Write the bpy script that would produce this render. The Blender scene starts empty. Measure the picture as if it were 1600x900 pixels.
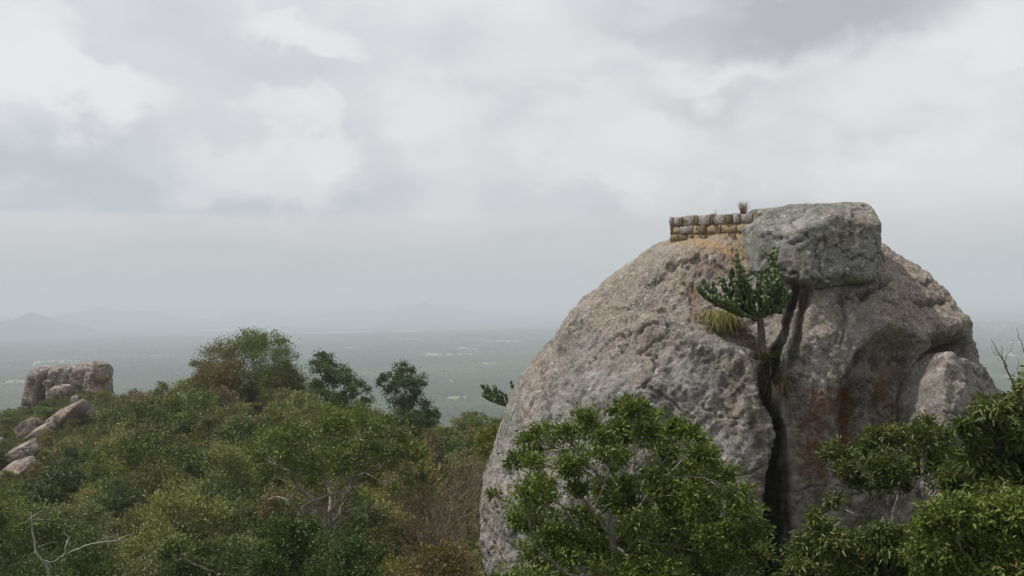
import bpy, bmesh, math, random
import numpy as np
from mathutils import Vector, Matrix, Euler

sc = bpy.context.scene
COL = sc.collection
R = math.radians

# ------------------------------------------------------------------ camera
F = 1716.0                      # focal length in photo pixels (1600 wide)
HORIZON = 471.0                 # photo row of the true horizon at mid-width
ROLL = math.radians(1.0)        # the photo leans: its horizon climbs to the right
PITCH = math.atan((HORIZON - 450.0) / F)
cam_d = bpy.data.cameras.new('camera')
cam_d.sensor_width = 36.0
cam_d.lens = 36.0 * F / 1600.0
cam_d.clip_start = 0.1
cam_d.clip_end = 250000.0
cam = bpy.data.objects.new('camera', cam_d)
COL.objects.link(cam)
cam.matrix_world = Matrix.Rotation(R(90) + PITCH, 4, 'X') @ Matrix.Rotation(-ROLL, 4, 'Z')
sc.camera = cam

# ------------------------------------------------------------------ sun, sky, exposure
SUN_EL = R(60)
sun_d = bpy.data.lights.new('sun', 'SUN')
sun_d.energy = 3.6
sun_d.angle = R(1.2)
sun_d.color = (1.0, 0.95, 0.87)
sun = bpy.data.objects.new('sun', sun_d)
COL.objects.link(sun)
SUN_DIR = Vector((-math.cos(SUN_EL) * 0.995, math.cos(SUN_EL) * 0.08, math.sin(SUN_EL)))
sun.rotation_euler = SUN_DIR.to_track_quat('Z', 'Y').to_euler()
sun.location = SUN_DIR * 60

sc.view_settings.view_transform = 'Standard'
sc.view_settings.look = 'None'
sc.view_settings.exposure = 0.15
sc.view_settings.gamma = 1.0
sc.view_settings.use_curve_mapping = False
sc.render.engine = 'CYCLES'
sc.cycles.use_denoising = True
sc.cycles.max_bounces = 6
sc.cycles.diffuse_bounces = 2
sc.cycles.glossy_bounces = 2
sc.cycles.transmission_bounces = 3
sc.cycles.transparent_max_bounces = 4
sc.cycles.volume_bounces = 0
sc.cycles.sample_clamp_indirect = 4.0


_cp, _sp = math.cos(PITCH), math.sin(PITCH)
_cr, _sr = math.cos(ROLL), math.sin(ROLL)


def P(px, py, d):
    """world point seen at photo pixel (px, py) whose world Y is d"""
    px = np.asarray(px, float); py = np.asarray(py, float); d = np.asarray(d, float)
    a = (px - 800.0) / F; b = (450.0 - py) / F
    u = a * _cr + b * _sr; v = b * _cr - a * _sr
    dy = _cp - v * _sp; dz = _sp + v * _cp
    t = d / dy
    return np.stack(np.broadcast_arrays(u * t, d, dz * t), -1)


def proj(p):
    p = np.asarray(p, float)
    x, y, z = p[..., 0], p[..., 1], p[..., 2]
    fy = y * _cp + z * _sp
    fz = -y * _sp + z * _cp
    fy = np.maximum(fy, 0.01)
    u = x / fy; v = fz / fy
    return 800 + F * (u * _cr - v * _sr), 450 - F * (v * _cr + u * _sr)


class NT:
    """small helper to write node trees"""
    def __init__(self, tree):
        self.t = tree
        tree.nodes.clear()

    def n(self, kind, _in=None, **props):
        nd = self.t.nodes.new(kind)
        for k, v in props.items():
            setattr(nd, k, v)
        for k, v in (_in or {}).items():
            self.set(nd.inputs[k], v)
        return nd

    def set(self, sock, v):
        if isinstance(v, bpy.types.NodeSocket):
            self.t.links.new(v, sock)
        else:
            if sock.type == 'RGBA' and not hasattr(v, '__len__'):
                v = (v, v, v, 1)
            elif sock.type == 'RGBA' and len(v) == 3:
                v = (*v, 1)
            sock.default_value = v

    def m(self, op, a, b=0.0, c=None, clamp=False):
        nd = self.t.nodes.new('ShaderNodeMath')
        nd.operation = op
        nd.use_clamp = clamp
        self.set(nd.inputs[0], a)
        self.set(nd.inputs[1], b)
        if c is not None:
            self.set(nd.inputs[2], c)
        return nd.outputs[0]

    def v(self, op, a, b=(0, 0, 0)):
        nd = self.t.nodes.new('ShaderNodeVectorMath')
        nd.operation = op
        self.set(nd.inputs[0], a)
        if op == 'SCALE':
            self.set(nd.inputs['Scale'], b)
        else:
            self.set(nd.inputs[1], b)
        return nd.outputs[0]

    def step(self, x, lo, hi):
        nd = self.t.nodes.new('ShaderNodeMapRange')
        nd.interpolation_type = 'SMOOTHSTEP'
        self.set(nd.inputs['Value'], x)
        self.set(nd.inputs['From Min'], lo)
        self.set(nd.inputs['From Max'], hi)
        return nd.outputs['Result']

    def mix(self, f, a, b, blend='MIX'):
        nd = self.t.nodes.new('ShaderNodeMix')
        nd.data_type = 'RGBA'
        nd.blend_type = blend
        nd.clamp_factor = True
        self.set(nd.inputs[0], f)
        self.set(nd.inputs[6], a)
        self.set(nd.inputs[7], b)
        return nd.outputs[2]

    def noise(self, vec, scale, detail=5.0, rough=0.55, dist=0.0):
        nd = self.t.nodes.new('ShaderNodeTexNoise')
        self.set(nd.inputs['Vector'], vec)
        self.set(nd.inputs['Scale'], scale)
        self.set(nd.inputs['Detail'], detail)
        self.set(nd.inputs['Roughness'], rough)
        self.set(nd.inputs['Distortion'], dist)
        return nd.outputs['Fac']


def sky_world():
    w = bpy.data.worlds.new('World')
    sc.world = w
    w.use_nodes = True
    g = NT(w.node_tree)
    sky = g.n('ShaderNodeTexSky', sky_type='NISHITA', sun_disc=False)
    sky.sun_elevation = SUN_EL
    sky.sun_rotation = R(-90)
    sky.altitude = 300
    sky.dust_density = 4.0
    d = g.n('ShaderNodeTexCoord').outputs['Generated']
    s = g.n('ShaderNodeSeparateXYZ', {0: d})
    x, y, z = s.outputs
    zc = g.m('MAXIMUM', z, 0.0)
    az = g.m('ARCTAN2', x, y)
    el = g.m('ARCSINE', z)
    # cloud layer seen in perspective: ground-plane coordinates of the direction
    k = g.m('DIVIDE', 1.0, g.m('ADD', zc, 0.16))
    q = g.n('ShaderNodeCombineXYZ', {0: g.m('MULTIPLY', x, k), 1: g.m('MULTIPLY', y, k), 2: 0.0}).outputs[0]
    dn = g.v('MULTIPLY', d, (1.0, 1.0, 1.5))
    big = g.noise(q, 0.9, 6, 0.55, 0.2)
    puff = g.noise(g.v('ADD', dn, (3.1, 0.4, 1.7)), 4.2, 9, 0.52, 0.25)
    fine = g.noise(g.v('ADD', dn, (0.3, 5.4, 2.7)), 10.0, 8, 0.55, 0.3)
    wob = g.m('SUBTRACT', fine, 0.5)
    wob2 = g.m('SUBTRACT', puff, 0.5)
    bright = g.m('ADD', g.m('MULTIPLY', g.step(big, 0.36, 0.62), 0.5), g.m('MULTIPLY', g.step(puff, 0.40, 0.60), 0.5))
    bright = g.m('ADD', bright, g.m('MULTIPLY', wob, 0.35))
    col = g.mix(bright, (0.575, 0.59, 0.615), (0.745, 0.745, 0.76))
    # brighter higher up, towards the lit top of the cloud deck
    col = g.mix(g.step(el, R(3), R(19)), g.v('SCALE', col, 0.945), g.v('SCALE', col, 1.03))

    def ang(px, py):
        q = P(px, py, 1.0)
        return math.atan2(q[0], q[1]), math.asin(q[2] / np.linalg.norm(q))

    def blob(px, py, rx, ry, soft=0.7, warp=1.0):
        a0, e0 = ang(px, py)
        u = g.m('DIVIDE', g.m('ADD', g.m('SUBTRACT', az, a0), g.m('MULTIPLY', wob2, 0.22 * warp)), rx / F)
        v = g.m('DIVIDE', g.m('ADD', g.m('SUBTRACT', el, e0), g.m('MULTIPLY', wob, 0.20 * warp)), ry / F)
        r = g.m('SQRT', g.m('ADD', g.m('MULTIPLY', u, u), g.m('MULTIPLY', v, v)))
        return g.m('SUBTRACT', 1.0, g.step(r, 1.0 - soft, 1.0 + soft * 0.3))

    # the slate-blue flat-based bank on the left, lit heads above it
    a0, e0 = ang(0, 331)
    base = g.step(g.m('ADD', el, g.m('MULTIPLY', wob, 0.010)), e0 - 0.002, e0 + 0.004)
    bank = g.m('MULTIPLY', blob(60, 268, 300, 95, 0.9, 0.8), base)
    col = g.mix(g.m('MULTIPLY', bank, 0.85), col, (0.455, 0.50, 0.545))
    bank2 = g.m('MULTIPLY', blob(430, 310, 330, 60, 0.9, 0.8), base)
    col = g.mix(g.m('MULTIPLY', bank2, 0.55), col, (0.48, 0.51, 0.545))
    for (px, py, rx, ry, f) in ((130, 128, 110, 50, 0.85), (40, 75, 60, 70, 0.7), (450, 38, 130, 45, 0.8), (370, 250, 190, 70, 0.6),
                                (480, 205, 80, 45, 0.6), (680, 175, 90, 70, 0.45), (930, 215, 150, 75, 0.5), (1150, 105, 120, 55, 0.55),
                                (1430, 190, 170, 70, 0.5), (1560, 60, 90, 60, 0.6), (860, 60, 170, 80, 0.45), (1060, 260, 200, 60, 0.35)):
        col = g.mix(g.m('MULTIPLY', blob(px, py, rx, ry, 0.55), f), col, (0.785, 0.78, 0.785))
    # the heavy grey cloud base at the upper right
    dk = blob(1290, 18, 270, 82, 0.75, 0.8)
    col = g.mix(g.m('MULTIPLY', dk, 0.95), col, (0.425, 0.435, 0.462))
    dk = blob(1010, 10, 150, 45, 0.9, 0.8)
    col = g.mix(g.m('MULTIPLY', dk, 0.5), col, (0.47, 0.475, 0.50))
    dk = blob(1110, 165, 170, 30, 0.9, 0.8)
    col = g.mix(g.m('MULTIPLY', dk, 0.5), col, (0.52, 0.53, 0.545))
    # smooth murk towards the horizon, in the same tone as the air below
    col = g.mix(g.step(el, R(6.0), R(0.6)), col, (0.50, 0.525, 0.535))
    cl = g.v('SCALE', col, 10.0)
    out = g.mix(0.94, sky.outputs[0], cl)
    bg = g.n('ShaderNodeBackground', {'Color': out, 'Strength': 0.1})
    o = g.n('ShaderNodeOutputWorld')
    g.t.links.new(bg.outputs[0], o.inputs['Surface'])
    w.cycles.sampling_method = 'MANUAL'
    w.cycles.sample_map_resolution = 512


sky_world()

# ------------------------------------------------------------------ maths helpers
_rs = np.random.RandomState(7)
_perm = _rs.permutation(512)
_perm = np.concatenate([_perm, _perm, _perm])
_grad = _rs.normal(size=(512, 3)); _grad /= np.linalg.norm(_grad, axis=1)[:, None]


def perlin(p):
    p = np.asarray(p, float)
    i = np.floor(p).astype(int); f = p - i; i &= 511
    u = f * f * f * (f * (f * 6 - 15) + 10)
    res = 0
    for dx in (0, 1):
        wx = u[..., 0] if dx else 1 - u[..., 0]
        for dy in (0, 1):
            wy = u[..., 1] if dy else 1 - u[..., 1]
            for dz in (0, 1):
                wz = u[..., 2] if dz else 1 - u[..., 2]
                h = _perm[_perm[_perm[(i[..., 0] + dx) & 511] + ((i[..., 1] + dy) & 511)] + ((i[..., 2] + dz) & 511)]
                g = _grad[h]
                res = res + wx * wy * wz * (g[..., 0] * (f[..., 0] - dx) + g[..., 1] * (f[..., 1] - dy) + g[..., 2] * (f[..., 2] - dz))
    return res * 1.6


def fbm(p, oct=4, gain=0.5, lac=2.03):
    a, s, r = 1.0, 0, 0
    p = np.asarray(p, float)
    for k in range(oct):
        r = r + a * perlin(p + k * 17.3)
        s += a; a *= gain; p = p * lac
    return r / s


def ridged(p, oct=4, gain=0.5):
    a, s, r = 1.0, 0, 0
    p = np.asarray(p, float)
    for k in range(oct):
        r = r + a * (1 - 2 * np.abs(perlin(p + k * 11.7)))
        s += a; a *= gain; p = p * 2.1
    return r / s


def ss(x, a, b):
    t = np.clip((x - a) / (b - a), 0, 1)
    return t * t * (3 - 2 * t)


def polydist(px, py, pts):
    """distance in pixels to a polyline and the running parameter 0..1"""
    pts = np.asarray(pts, float)
    best = np.full(px.shape, 1e9); par = np.zeros(px.shape); side = np.zeros(px.shape)
    n = len(pts) - 1
    for i in range(n):
        a, b = pts[i], pts[i + 1]; ab = b - a
        t = np.clip(((px - a[0]) * ab[0] + (py - a[1]) * ab[1]) / (ab @ ab), 0, 1)
        dx = px - a[0] - t * ab[0]; dy = py - a[1] - t * ab[1]
        dd = np.hypot(dx, dy); m = dd < best
        best = np.where(m, dd, best); par = np.where(m, (i + t) / n, par)
        side = np.where(m, np.sign(ab[0] * dy - ab[1] * dx), side)
    return best, par, side


# ------------------------------------------------------------------ mesh helpers
def mesh_np(name, V, Fc, mat=None, smooth=False):
    """V (n,3); Fc (m,3) or (m,4) array"""
    V = np.ascontiguousarray(V, np.float32); Fc = np.ascontiguousarray(Fc, np.int32)
    me = bpy.data.meshes.new(name)
    m, k = Fc.shape
    me.vertices.add(len(V)); me.vertices.foreach_set('co', V.ravel())
    me.loops.add(m * k); me.loops.foreach_set('vertex_index', Fc.ravel())
    me.polygons.add(m)
    me.polygons.foreach_set('loop_start', np.arange(0, m * k, k, dtype=np.int32))
    if smooth:
        me.polygons.foreach_set('use_smooth', np.ones(m, bool))
    me.update(calc_edges=True)
    if mat:
        me.materials.append(mat)
    return me


def link(name, me, loc=(0, 0, 0), parent=None, kind=None):
    o = bpy.data.objects.new(name, me)
    COL.objects.link(o)
    o.location = loc
    if parent:
        o.parent = parent
    if me.materials and me.materials[0].name.startswith(('leaves', 'grass')):
        o['shade'] = 0.547
    if kind:
        o['kind'] = kind
    return o


def tag(o, label, cat, group=None):
    o['label'] = label; o['category'] = cat
    if group:
        o['group'] = group
    return o


def thing(name, label, cat, loc=(0, 0, 0), group=None):
    o = bpy.data.objects.new(name, None)
    COL.objects.link(o)
    o.location = loc; o.empty_display_size = 0.3
    return tag(o, label, cat, group)


def set_attr(me, name, rgba):
    a = me.attributes.new(name, 'FLOAT_COLOR', 'POINT')
    a.data.foreach_set('color', np.ascontiguousarray(rgba, np.float32).ravel())


class Tubes:
    def __init__(self):
        self.V = []; self.Fq = []; self.n = 0

    def add(self, pts, rad, sides=6):
        pts = np.asarray(pts, float); rad = np.asarray(rad, float)
        k = len(pts)
        t = np.gradient(pts, axis=0); t /= np.linalg.norm(t, axis=1)[:, None] + 1e-9
        ref = np.where(np.abs(t[:, 2:3]) < 0.9, [[0, 0, 1.0]], [[1.0, 0, 0]])
        if abs(t[:, 2]).mean() > 0.7:
            ref = np.tile([[1.0, 0.13, 0]], (k, 1))
        else:
            ref = np.tile([[0.05, 0.03, 1.0]], (k, 1))
        a = np.cross(t, ref); a /= np.linalg.norm(a, axis=1)[:, None] + 1e-9
        b = np.cross(t, a)
        th = np.arange(sides) * 2 * np.pi / sides
        ring = pts[:, None, :] + rad[:, None, None] * (np.cos(th)[None, :, None] * a[:, None, :] + np.sin(th)[None, :, None] * b[:, None, :])
        i = np.arange(k - 1)[:, None] * sides + np.arange(sides)[None, :]
        j = np.arange(k - 1)[:, None] * sides + (np.arange(sides)[None, :] + 1) % sides
        q = np.stack([i, j, j + sides, i + sides], -1).reshape(-1, 4)
        self.V.append(ring.reshape(-1, 3)); self.Fq.append(q + self.n); self.n += k * sides

    def mesh(self, name, mat):
        return mesh_np(name, np.concatenate(self.V), np.concatenate(self.Fq), mat, True)


def bez(p0, p1, p2, n):
    t = np.linspace(0, 1, n)[:, None]
    return (1 - t) ** 2 * p0 + 2 * t * (1 - t) * p1 + t * t * p2


def leaf_mesh(name, pos, dirs, L, W, mat, rs, fold=0.25, hexa=False):
    """pos,dirs (n,3); L,W (n,)  -> one folded blade per row"""
    n = len(pos)
    d = dirs / (np.linalg.norm(dirs, axis=1)[:, None] + 1e-9)
    r = rs.normal(size=(n, 3)) + np.array([0, 0, 0.9])
    s = np.cross(d, r); s /= np.linalg.norm(s, axis=1)[:, None] + 1e-9
    u = np.cross(s, d); u *= np.sign(u[:, 2:3] + 1e-6)
    L = L[:, None]; W = W[:, None]
    if hexa:
        v = [pos, pos + d * L * .32 + s * W * .5 + u * W * fold, pos + d * L * .7 + s * W * .38 + u * W * fold * .6 - u * L * .03,
             pos + d * L - u * L * .12, pos + d * L * .7 - s * W * .38 + u * W * fold * .6 - u * L * .03, pos + d * L * .32 - s * W * .5 + u * W * fold]
        V = np.stack(v, 1).reshape(-1, 3)
        f = np.array([[0, 1, 2, 3], [0, 3, 4, 5]])
        Fc = (np.arange(n)[:, None, None] * 6 + f[None]).reshape(-1, 4)
    else:
        v = [pos, pos + d * L * .45 + s * W * .5 + u * W * fold, pos + d * L, pos + d * L * .45 - s * W * .5 + u * W * fold]
        V = np.stack(v, 1).reshape(-1, 3)
        f = np.array([[0, 1, 2], [0, 2, 3]])
        Fc = (np.arange(n)[:, None, None] * 4 + f[None]).reshape(-1, 3)
    return mesh_np(name, V, Fc, mat)


# ------------------------------------------------------------------ materials
def new_mat(name):
    m = bpy.data.materials.new(name)
    m.use_nodes = True
    return m, NT(m.node_tree)


def finish(g, shader):
    o = g.n('ShaderNodeOutputMaterial')
    g.t.links.new(shader, o.inputs['Surface'])


def leaf_mat(name, dark, light, trans=0.35, rough=0.45, hue=0.05, dead=None, dead_share=0.06):
    m, g = new_mat(name)
    isl = g.n('ShaderNodeNewGeometry').outputs['Random Per Island']
    obr = g.n('ShaderNodeAttribute', attribute_type='OBJECT', attribute_name='shade').outputs['Fac']   # each plant has its own tone
    tint = g.n('ShaderNodeAttribute', attribute_name='tint').outputs['Fac']
    c = g.mix(g.m('ADD', g.m('MULTIPLY', isl, 0.6), g.m('MULTIPLY', tint, 0.5)), dark, light)
    if dead:
        c = g.mix(g.step(g.m('FRACT', g.m('MULTIPLY', isl, 37.3)), 1 - dead_share, 1 - dead_share + 0.01), c, dead)
    hsv = g.n('ShaderNodeHueSaturation', {'Hue': g.m('ADD', 0.5, g.m('MULTIPLY', g.m('SUBTRACT', obr, 0.5), hue)),
                                          'Value': g.m('ADD', 0.66, g.m('MULTIPLY', g.m('FRACT', g.m('MULTIPLY', obr, 13.7)), 0.75)),
                                          'Saturation': g.m('ADD', 0.86, g.m('MULTIPLY', g.m('FRACT', g.m('MULTIPLY', obr, 5.1)), 0.2)),
                                          'Color': c})
    c = hsv.outputs[0]
    b = g.n('ShaderNodeBsdfPrincipled', {'Base Color': c, 'Roughness': rough + 0.05, 'Specular IOR Level': 0.24})
    t = g.n('ShaderNodeBsdfTranslucent', {'Color': g.mix(0.35, c, (0.10, 0.13, 0.01))})
    mx = g.n('ShaderNodeMixShader', {0: trans * 0.7, 1: b.outputs[0], 2: t.outputs[0]})
    finish(g, mx.outputs[0])
    return m


def bark_mat(name, a, b_):
    m, g = new_mat(name)
    o = g.n('ShaderNodeTexCoord').outputs['Object']
    n1 = g.noise(g.v('MULTIPLY', o, (3, 3, 1.2)), 2.2, 6, 0.65)
    n2 = g.noise(o, 22, 4, 0.6)
    c = g.mix(g.step(n1, 0.38, 0.62), a, b_)
    c = g.mix(g.m('MULTIPLY', n2, 0.5), c, g.v('SCALE', c, 0.5))
    bmp = g.n('ShaderNodeBump', {'Strength': 0.6, 'Distance': 0.02, 'Height': n2})
    p = g.n('ShaderNodeBsdfPrincipled', {'Base Color': c, 'Roughness': 0.9, 'Specular IOR Level': 0.15, 'Normal': bmp.outputs[0]})
    finish(g, p.outputs[0])
    return m


def rock_mat(name, grey=(0.315, 0.307, 0.293), pink=(0.385, 0.338, 0.292), dark=(0.062, 0.061, 0.058), pale=(0.62, 0.61, 0.59), attr=False, k=1.0, warm=0.0, moss=0.25):
    m, g = new_mat(name)
    o = g.n('ShaderNodeTexCoord').outputs['Object']
    o = g.v('SCALE', o, k)
    n_big = g.noise(o, 0.55, 5, 0.6, 0.4)
    n_mid = g.noise(g.v('ADD', o, (7, 3, 1)), 2.3, 8, 0.68, 0.3)
    rot = g.n('ShaderNodeVectorRotate', {'Vector': o, 'Angle': R(32)}, rotation_type='Y_AXIS').outputs[0]
    n_sm = g.noise(g.v('MULTIPLY', rot, (1.0, 1.0, 0.6)), 8.5, 8, 0.8)
    n_gr = g.noise(o, 15, 5, 0.8)
    n_lich = g.noise(g.v('ADD', o, (4, 2, 8)), 4.6, 7, 0.66, 0.6)
    n_moss = g.noise(g.v('ADD', o, (11, 2, 5)), 1.5, 6, 0.65)
    c = g.mix(g.m('ADD', g.step(n_big, 0.42, 0.62), warm), grey, pink)
    n_pat = g.noise(g.v('ADD', o, (5, 1, 3)), 1.05, 7, 0.7, 0.8)
    c = g.mix(g.m('MULTIPLY', g.step(n_pat, 0.52, 0.62), 0.55), c, dark)
    c = g.mix(g.m('MULTIPLY', g.step(n_pat, 0.45, 0.34), 0.35), c, pale)
    c = g.mix(g.m('MULTIPLY', g.step(n_mid, 0.48, 0.66), 0.6), c, dark)
    c = g.mix(g.m('MULTIPLY', g.step(n_sm, 0.50, 0.64), 0.55), c, dark)
    c = g.mix(g.m('MULTIPLY', g.step(n_sm, 0.44, 0.32), 0.45), c, pale)
    c = g.mix(g.m('MULTIPLY', g.step(n_lich, 0.57, 0.64), 0.75), c, pale)
    c = g.mix(g.m('MULTIPLY', g.step(n_moss, 0.58, 0.70), moss), c, (0.13, 0.135, 0.075))
    if attr:
        a = g.n('ShaderNodeVertexColor', layer_name='stain_shade')
        s = g.n('ShaderNodeSeparateColor', {0: a.outputs['Color']})
        edge = g.m('ADD', 0.35, g.m('MULTIPLY', g.step(n_mid, 0.3, 0.7), 1.1))
        warmth = a.outputs['Alpha']
        wc = g.mix(g.step(n_sm, 0.35, 0.65), (0.48, 0.385, 0.30), (0.34, 0.28, 0.225))
        c = g.mix(g.m('MULTIPLY', g.m('MULTIPLY', warmth, edge), 0.5, clamp=True), c, wc)
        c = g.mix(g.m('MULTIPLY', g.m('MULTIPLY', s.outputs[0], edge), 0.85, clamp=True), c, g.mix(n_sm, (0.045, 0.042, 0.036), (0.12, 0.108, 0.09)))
        c = g.mix(g.m('MULTIPLY', g.m('MULTIPLY', s.outputs[1], edge), 0.8, clamp=True), c, g.mix(n_sm, (0.07, 0.034, 0.018), (0.26, 0.13, 0.065)))
        c = g.mix(g.m('MULTIPLY', g.m('MULTIPLY', s.outputs[2], edge), 0.9, clamp=True), c, g.mix(n_sm, (0.42, 0.27, 0.13), (0.50, 0.37, 0.24)))
    n_reg = g.noise(g.v('ADD', o, (2, 8, 6)), 0.42, 5, 0.6, 0.6)
    amp = g.m('ADD', 0.30, g.m('MULTIPLY', g.step(n_reg, 0.40, 0.60), 0.55))
    gr = g.m('ADD', 1.0, g.m('MULTIPLY', g.m('SUBTRACT', g.m('MULTIPLY', g.step(n_gr, 0.22, 0.74), 2.0), 1.0), amp))
    c = g.mix(1.0, c, gr, 'MULTIPLY')
    c = g.mix(g.m('MULTIPLY', g.step(n_reg, 0.52, 0.64), 0.38), c, g.v('SCALE', c, 0.45))
    c = g.mix(g.m('MULTIPLY', g.step(n_reg, 0.46, 0.36), 0.30), c, pale)
    h = g.m('ADD', g.m('MULTIPLY', n_sm, 0.7), g.m('MULTIPLY', n_gr, 0.7))
    h = g.m('ADD', h, g.m('MULTIPLY', n_mid, 0.6))
    bmp = g.n('ShaderNodeBump', {'Strength': 1.0, 'Distance': 0.16 / k, 'Height': h})
    p = g.n('ShaderNodeBsdfPrincipled', {'Base Color': c, 'Roughness': 0.92, 'Specular IOR Level': 0.15, 'Normal': bmp.outputs[0]})
    finish(g, p.outputs[0])
    return m


def plain_mat(name, a, b_, rough=0.9, scale=2.0, bump=0.0):
    m, g = new_mat(name)
    o = g.n('ShaderNodeTexCoord').outputs['Object']
    n1 = g.noise(o, scale, 6, 0.65)
    n2 = g.noise(o, scale * 7, 4, 0.65)
    c = g.mix(g.step(g.m('ADD', g.m('MULTIPLY', n1, 0.7), g.m('MULTIPLY', n2, 0.3)), 0.38, 0.62), a, b_)
    kw = {'Base Color': c, 'Roughness': rough, 'Specular IOR Level': 0.2}
    if bump:
        kw['Normal'] = g.n('ShaderNodeBump', {'Strength': 0.8, 'Distance': bump, 'Height': n2}).outputs[0]
    p = g.n('ShaderNodeBsdfPrincipled', kw)
    finish(g, p.outputs[0])
    return m


M_bark = bark_mat('bark_grey', (0.16, 0.14, 0.115), (0.30, 0.275, 0.24))
M_bark_d = bark_mat('bark_dark', (0.075, 0.062, 0.05), (0.16, 0.135, 0.11))
M_dead = bark_mat('dead_wood', (0.24, 0.22, 0.195), (0.40, 0.37, 0.34))
M_twig = bark_mat('dry_twig', (0.15, 0.12, 0.09), (0.27, 0.22, 0.17))
BROWN = (0.16, 0.10, 0.035)
M_leaf = {
    'bright': leaf_mat('leaves_bright', (0.036, 0.066, 0.012), (0.165, 0.215, 0.040), 0.34, 0.34, 0.03, BROWN, 0.03),
    'dark': leaf_mat('leaves_dark', (0.030, 0.054, 0.013), (0.078, 0.115, 0.028), 0.26, 0.38, 0.03),
    'mid': leaf_mat('leaves_mid', (0.042, 0.066, 0.013), (0.165, 0.200, 0.040), 0.32, 0.38, 0.05, BROWN, 0.03),
    'olive': leaf_mat('leaves_olive', (0.070, 0.078, 0.020), (0.235, 0.238, 0.066), 0.32, 0.42, 0.05, BROWN, 0.05),
    'yellow': leaf_mat('leaves_yellow', (0.105, 0.125, 0.020), (0.210, 0.220, 0.042), 0.35, 0.45, 0.03),
    'brown': leaf_mat('leaves_brown', (0.105, 0.088, 0.028), (0.205, 0.168, 0.062), 0.3, 0.5, 0.04, BROWN, 0.10),
    'droop': leaf_mat('leaves_droop', (0.030, 0.048, 0.012), (0.125, 0.148, 0.034), 0.32, 0.34, 0.03, BROWN, 0.04),
}
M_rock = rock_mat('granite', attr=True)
M_boulder = rock_mat('granite_boulder', grey=(0.27, 0.27, 0.25), pink=(0.34, 0.31, 0.27), dark=(0.06, 0.063, 0.052), k=1.25, moss=0.6)
M_far_rock = rock_mat('granite_far', grey=(0.25, 0.215, 0.19), pink=(0.36, 0.27, 0.21), k=0.35, warm=0.25, moss=0.2)

# ------------------------------------------------------------------ the plain far below
PLAIN_Z = -200.0


def plane_pt(px, py):
    q = P(px, py, 1.0); d = PLAIN_Z / q[2]
    return q[0] * d, d


# clearings seen from above: (px, py, half width px, half height px, colour 0 = tan .. 1 = green)
CLEAR = [(845, 551, 42, 7, 0.9), (795, 534, 70, 4, 0.15), (640, 530, 50, 3, 0.1), (700, 556, 55, 5, 0.35), (760, 568, 40, 3, 0.3),
         (716, 624, 30, 6, 0.6), (700, 595, 60, 3, 0.7), (25, 597, 45, 7, 0.75), (90, 566, 60, 3, 0.4), (240, 556, 50, 3, 0.5),
         (1560, 513, 70, 9, 1.0), (1570, 536, 60, 3, 0.2), (1575, 555, 60, 7, 0.55), (1560, 490, 60, 2, 0.3), (560, 512, 60, 2, 0.2),
         (820, 508, 60, 2, 0.3), (850, 580, 50, 3, 0.6), (550, 545, 40, 3, 0.5), (1590, 590, 30, 5, 0.5), (730, 545, 45, 3, 0.3)]


def field_mask(X, Y):
    d = np.maximum(Y, 200.0)
    px, py = proj(np.stack([X, d, X * 0 + PLAIN_Z], -1))
    w1 = fbm(np.stack([X / 230, Y / 420, X * 0 + 3.3], -1), 5, 0.7)
    w3 = fbm(np.stack([X / 38, Y / 85, X * 0 + 8.3], -1), 4, 0.65)
    m = ss(fbm(np.stack([X / 1100, Y / 900, X * 0 + 9.1], -1), 4, 0.55) + 0.18 * w1, 0.10, 0.18) * 0.62
    hue = 0.45 + 0.5 * fbm(np.stack([X / 700, Y / 700, X * 0 + 1.7], -1), 3)
    for (cx, cy, rx, ry, h) in CLEAR:
        r = np.hypot((px - cx) / rx, (py - cy) / ry) + 1.6 * w1 + 0.9 * w3
        k = 1 - ss(r, 0.55, 0.8)
        hue = np.where(k > 0.3, h + 0.15 * w1, hue)
        m = np.maximum(m, k)
    return np.clip(m, 0, 1), np.clip(hue, 0, 1)


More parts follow.
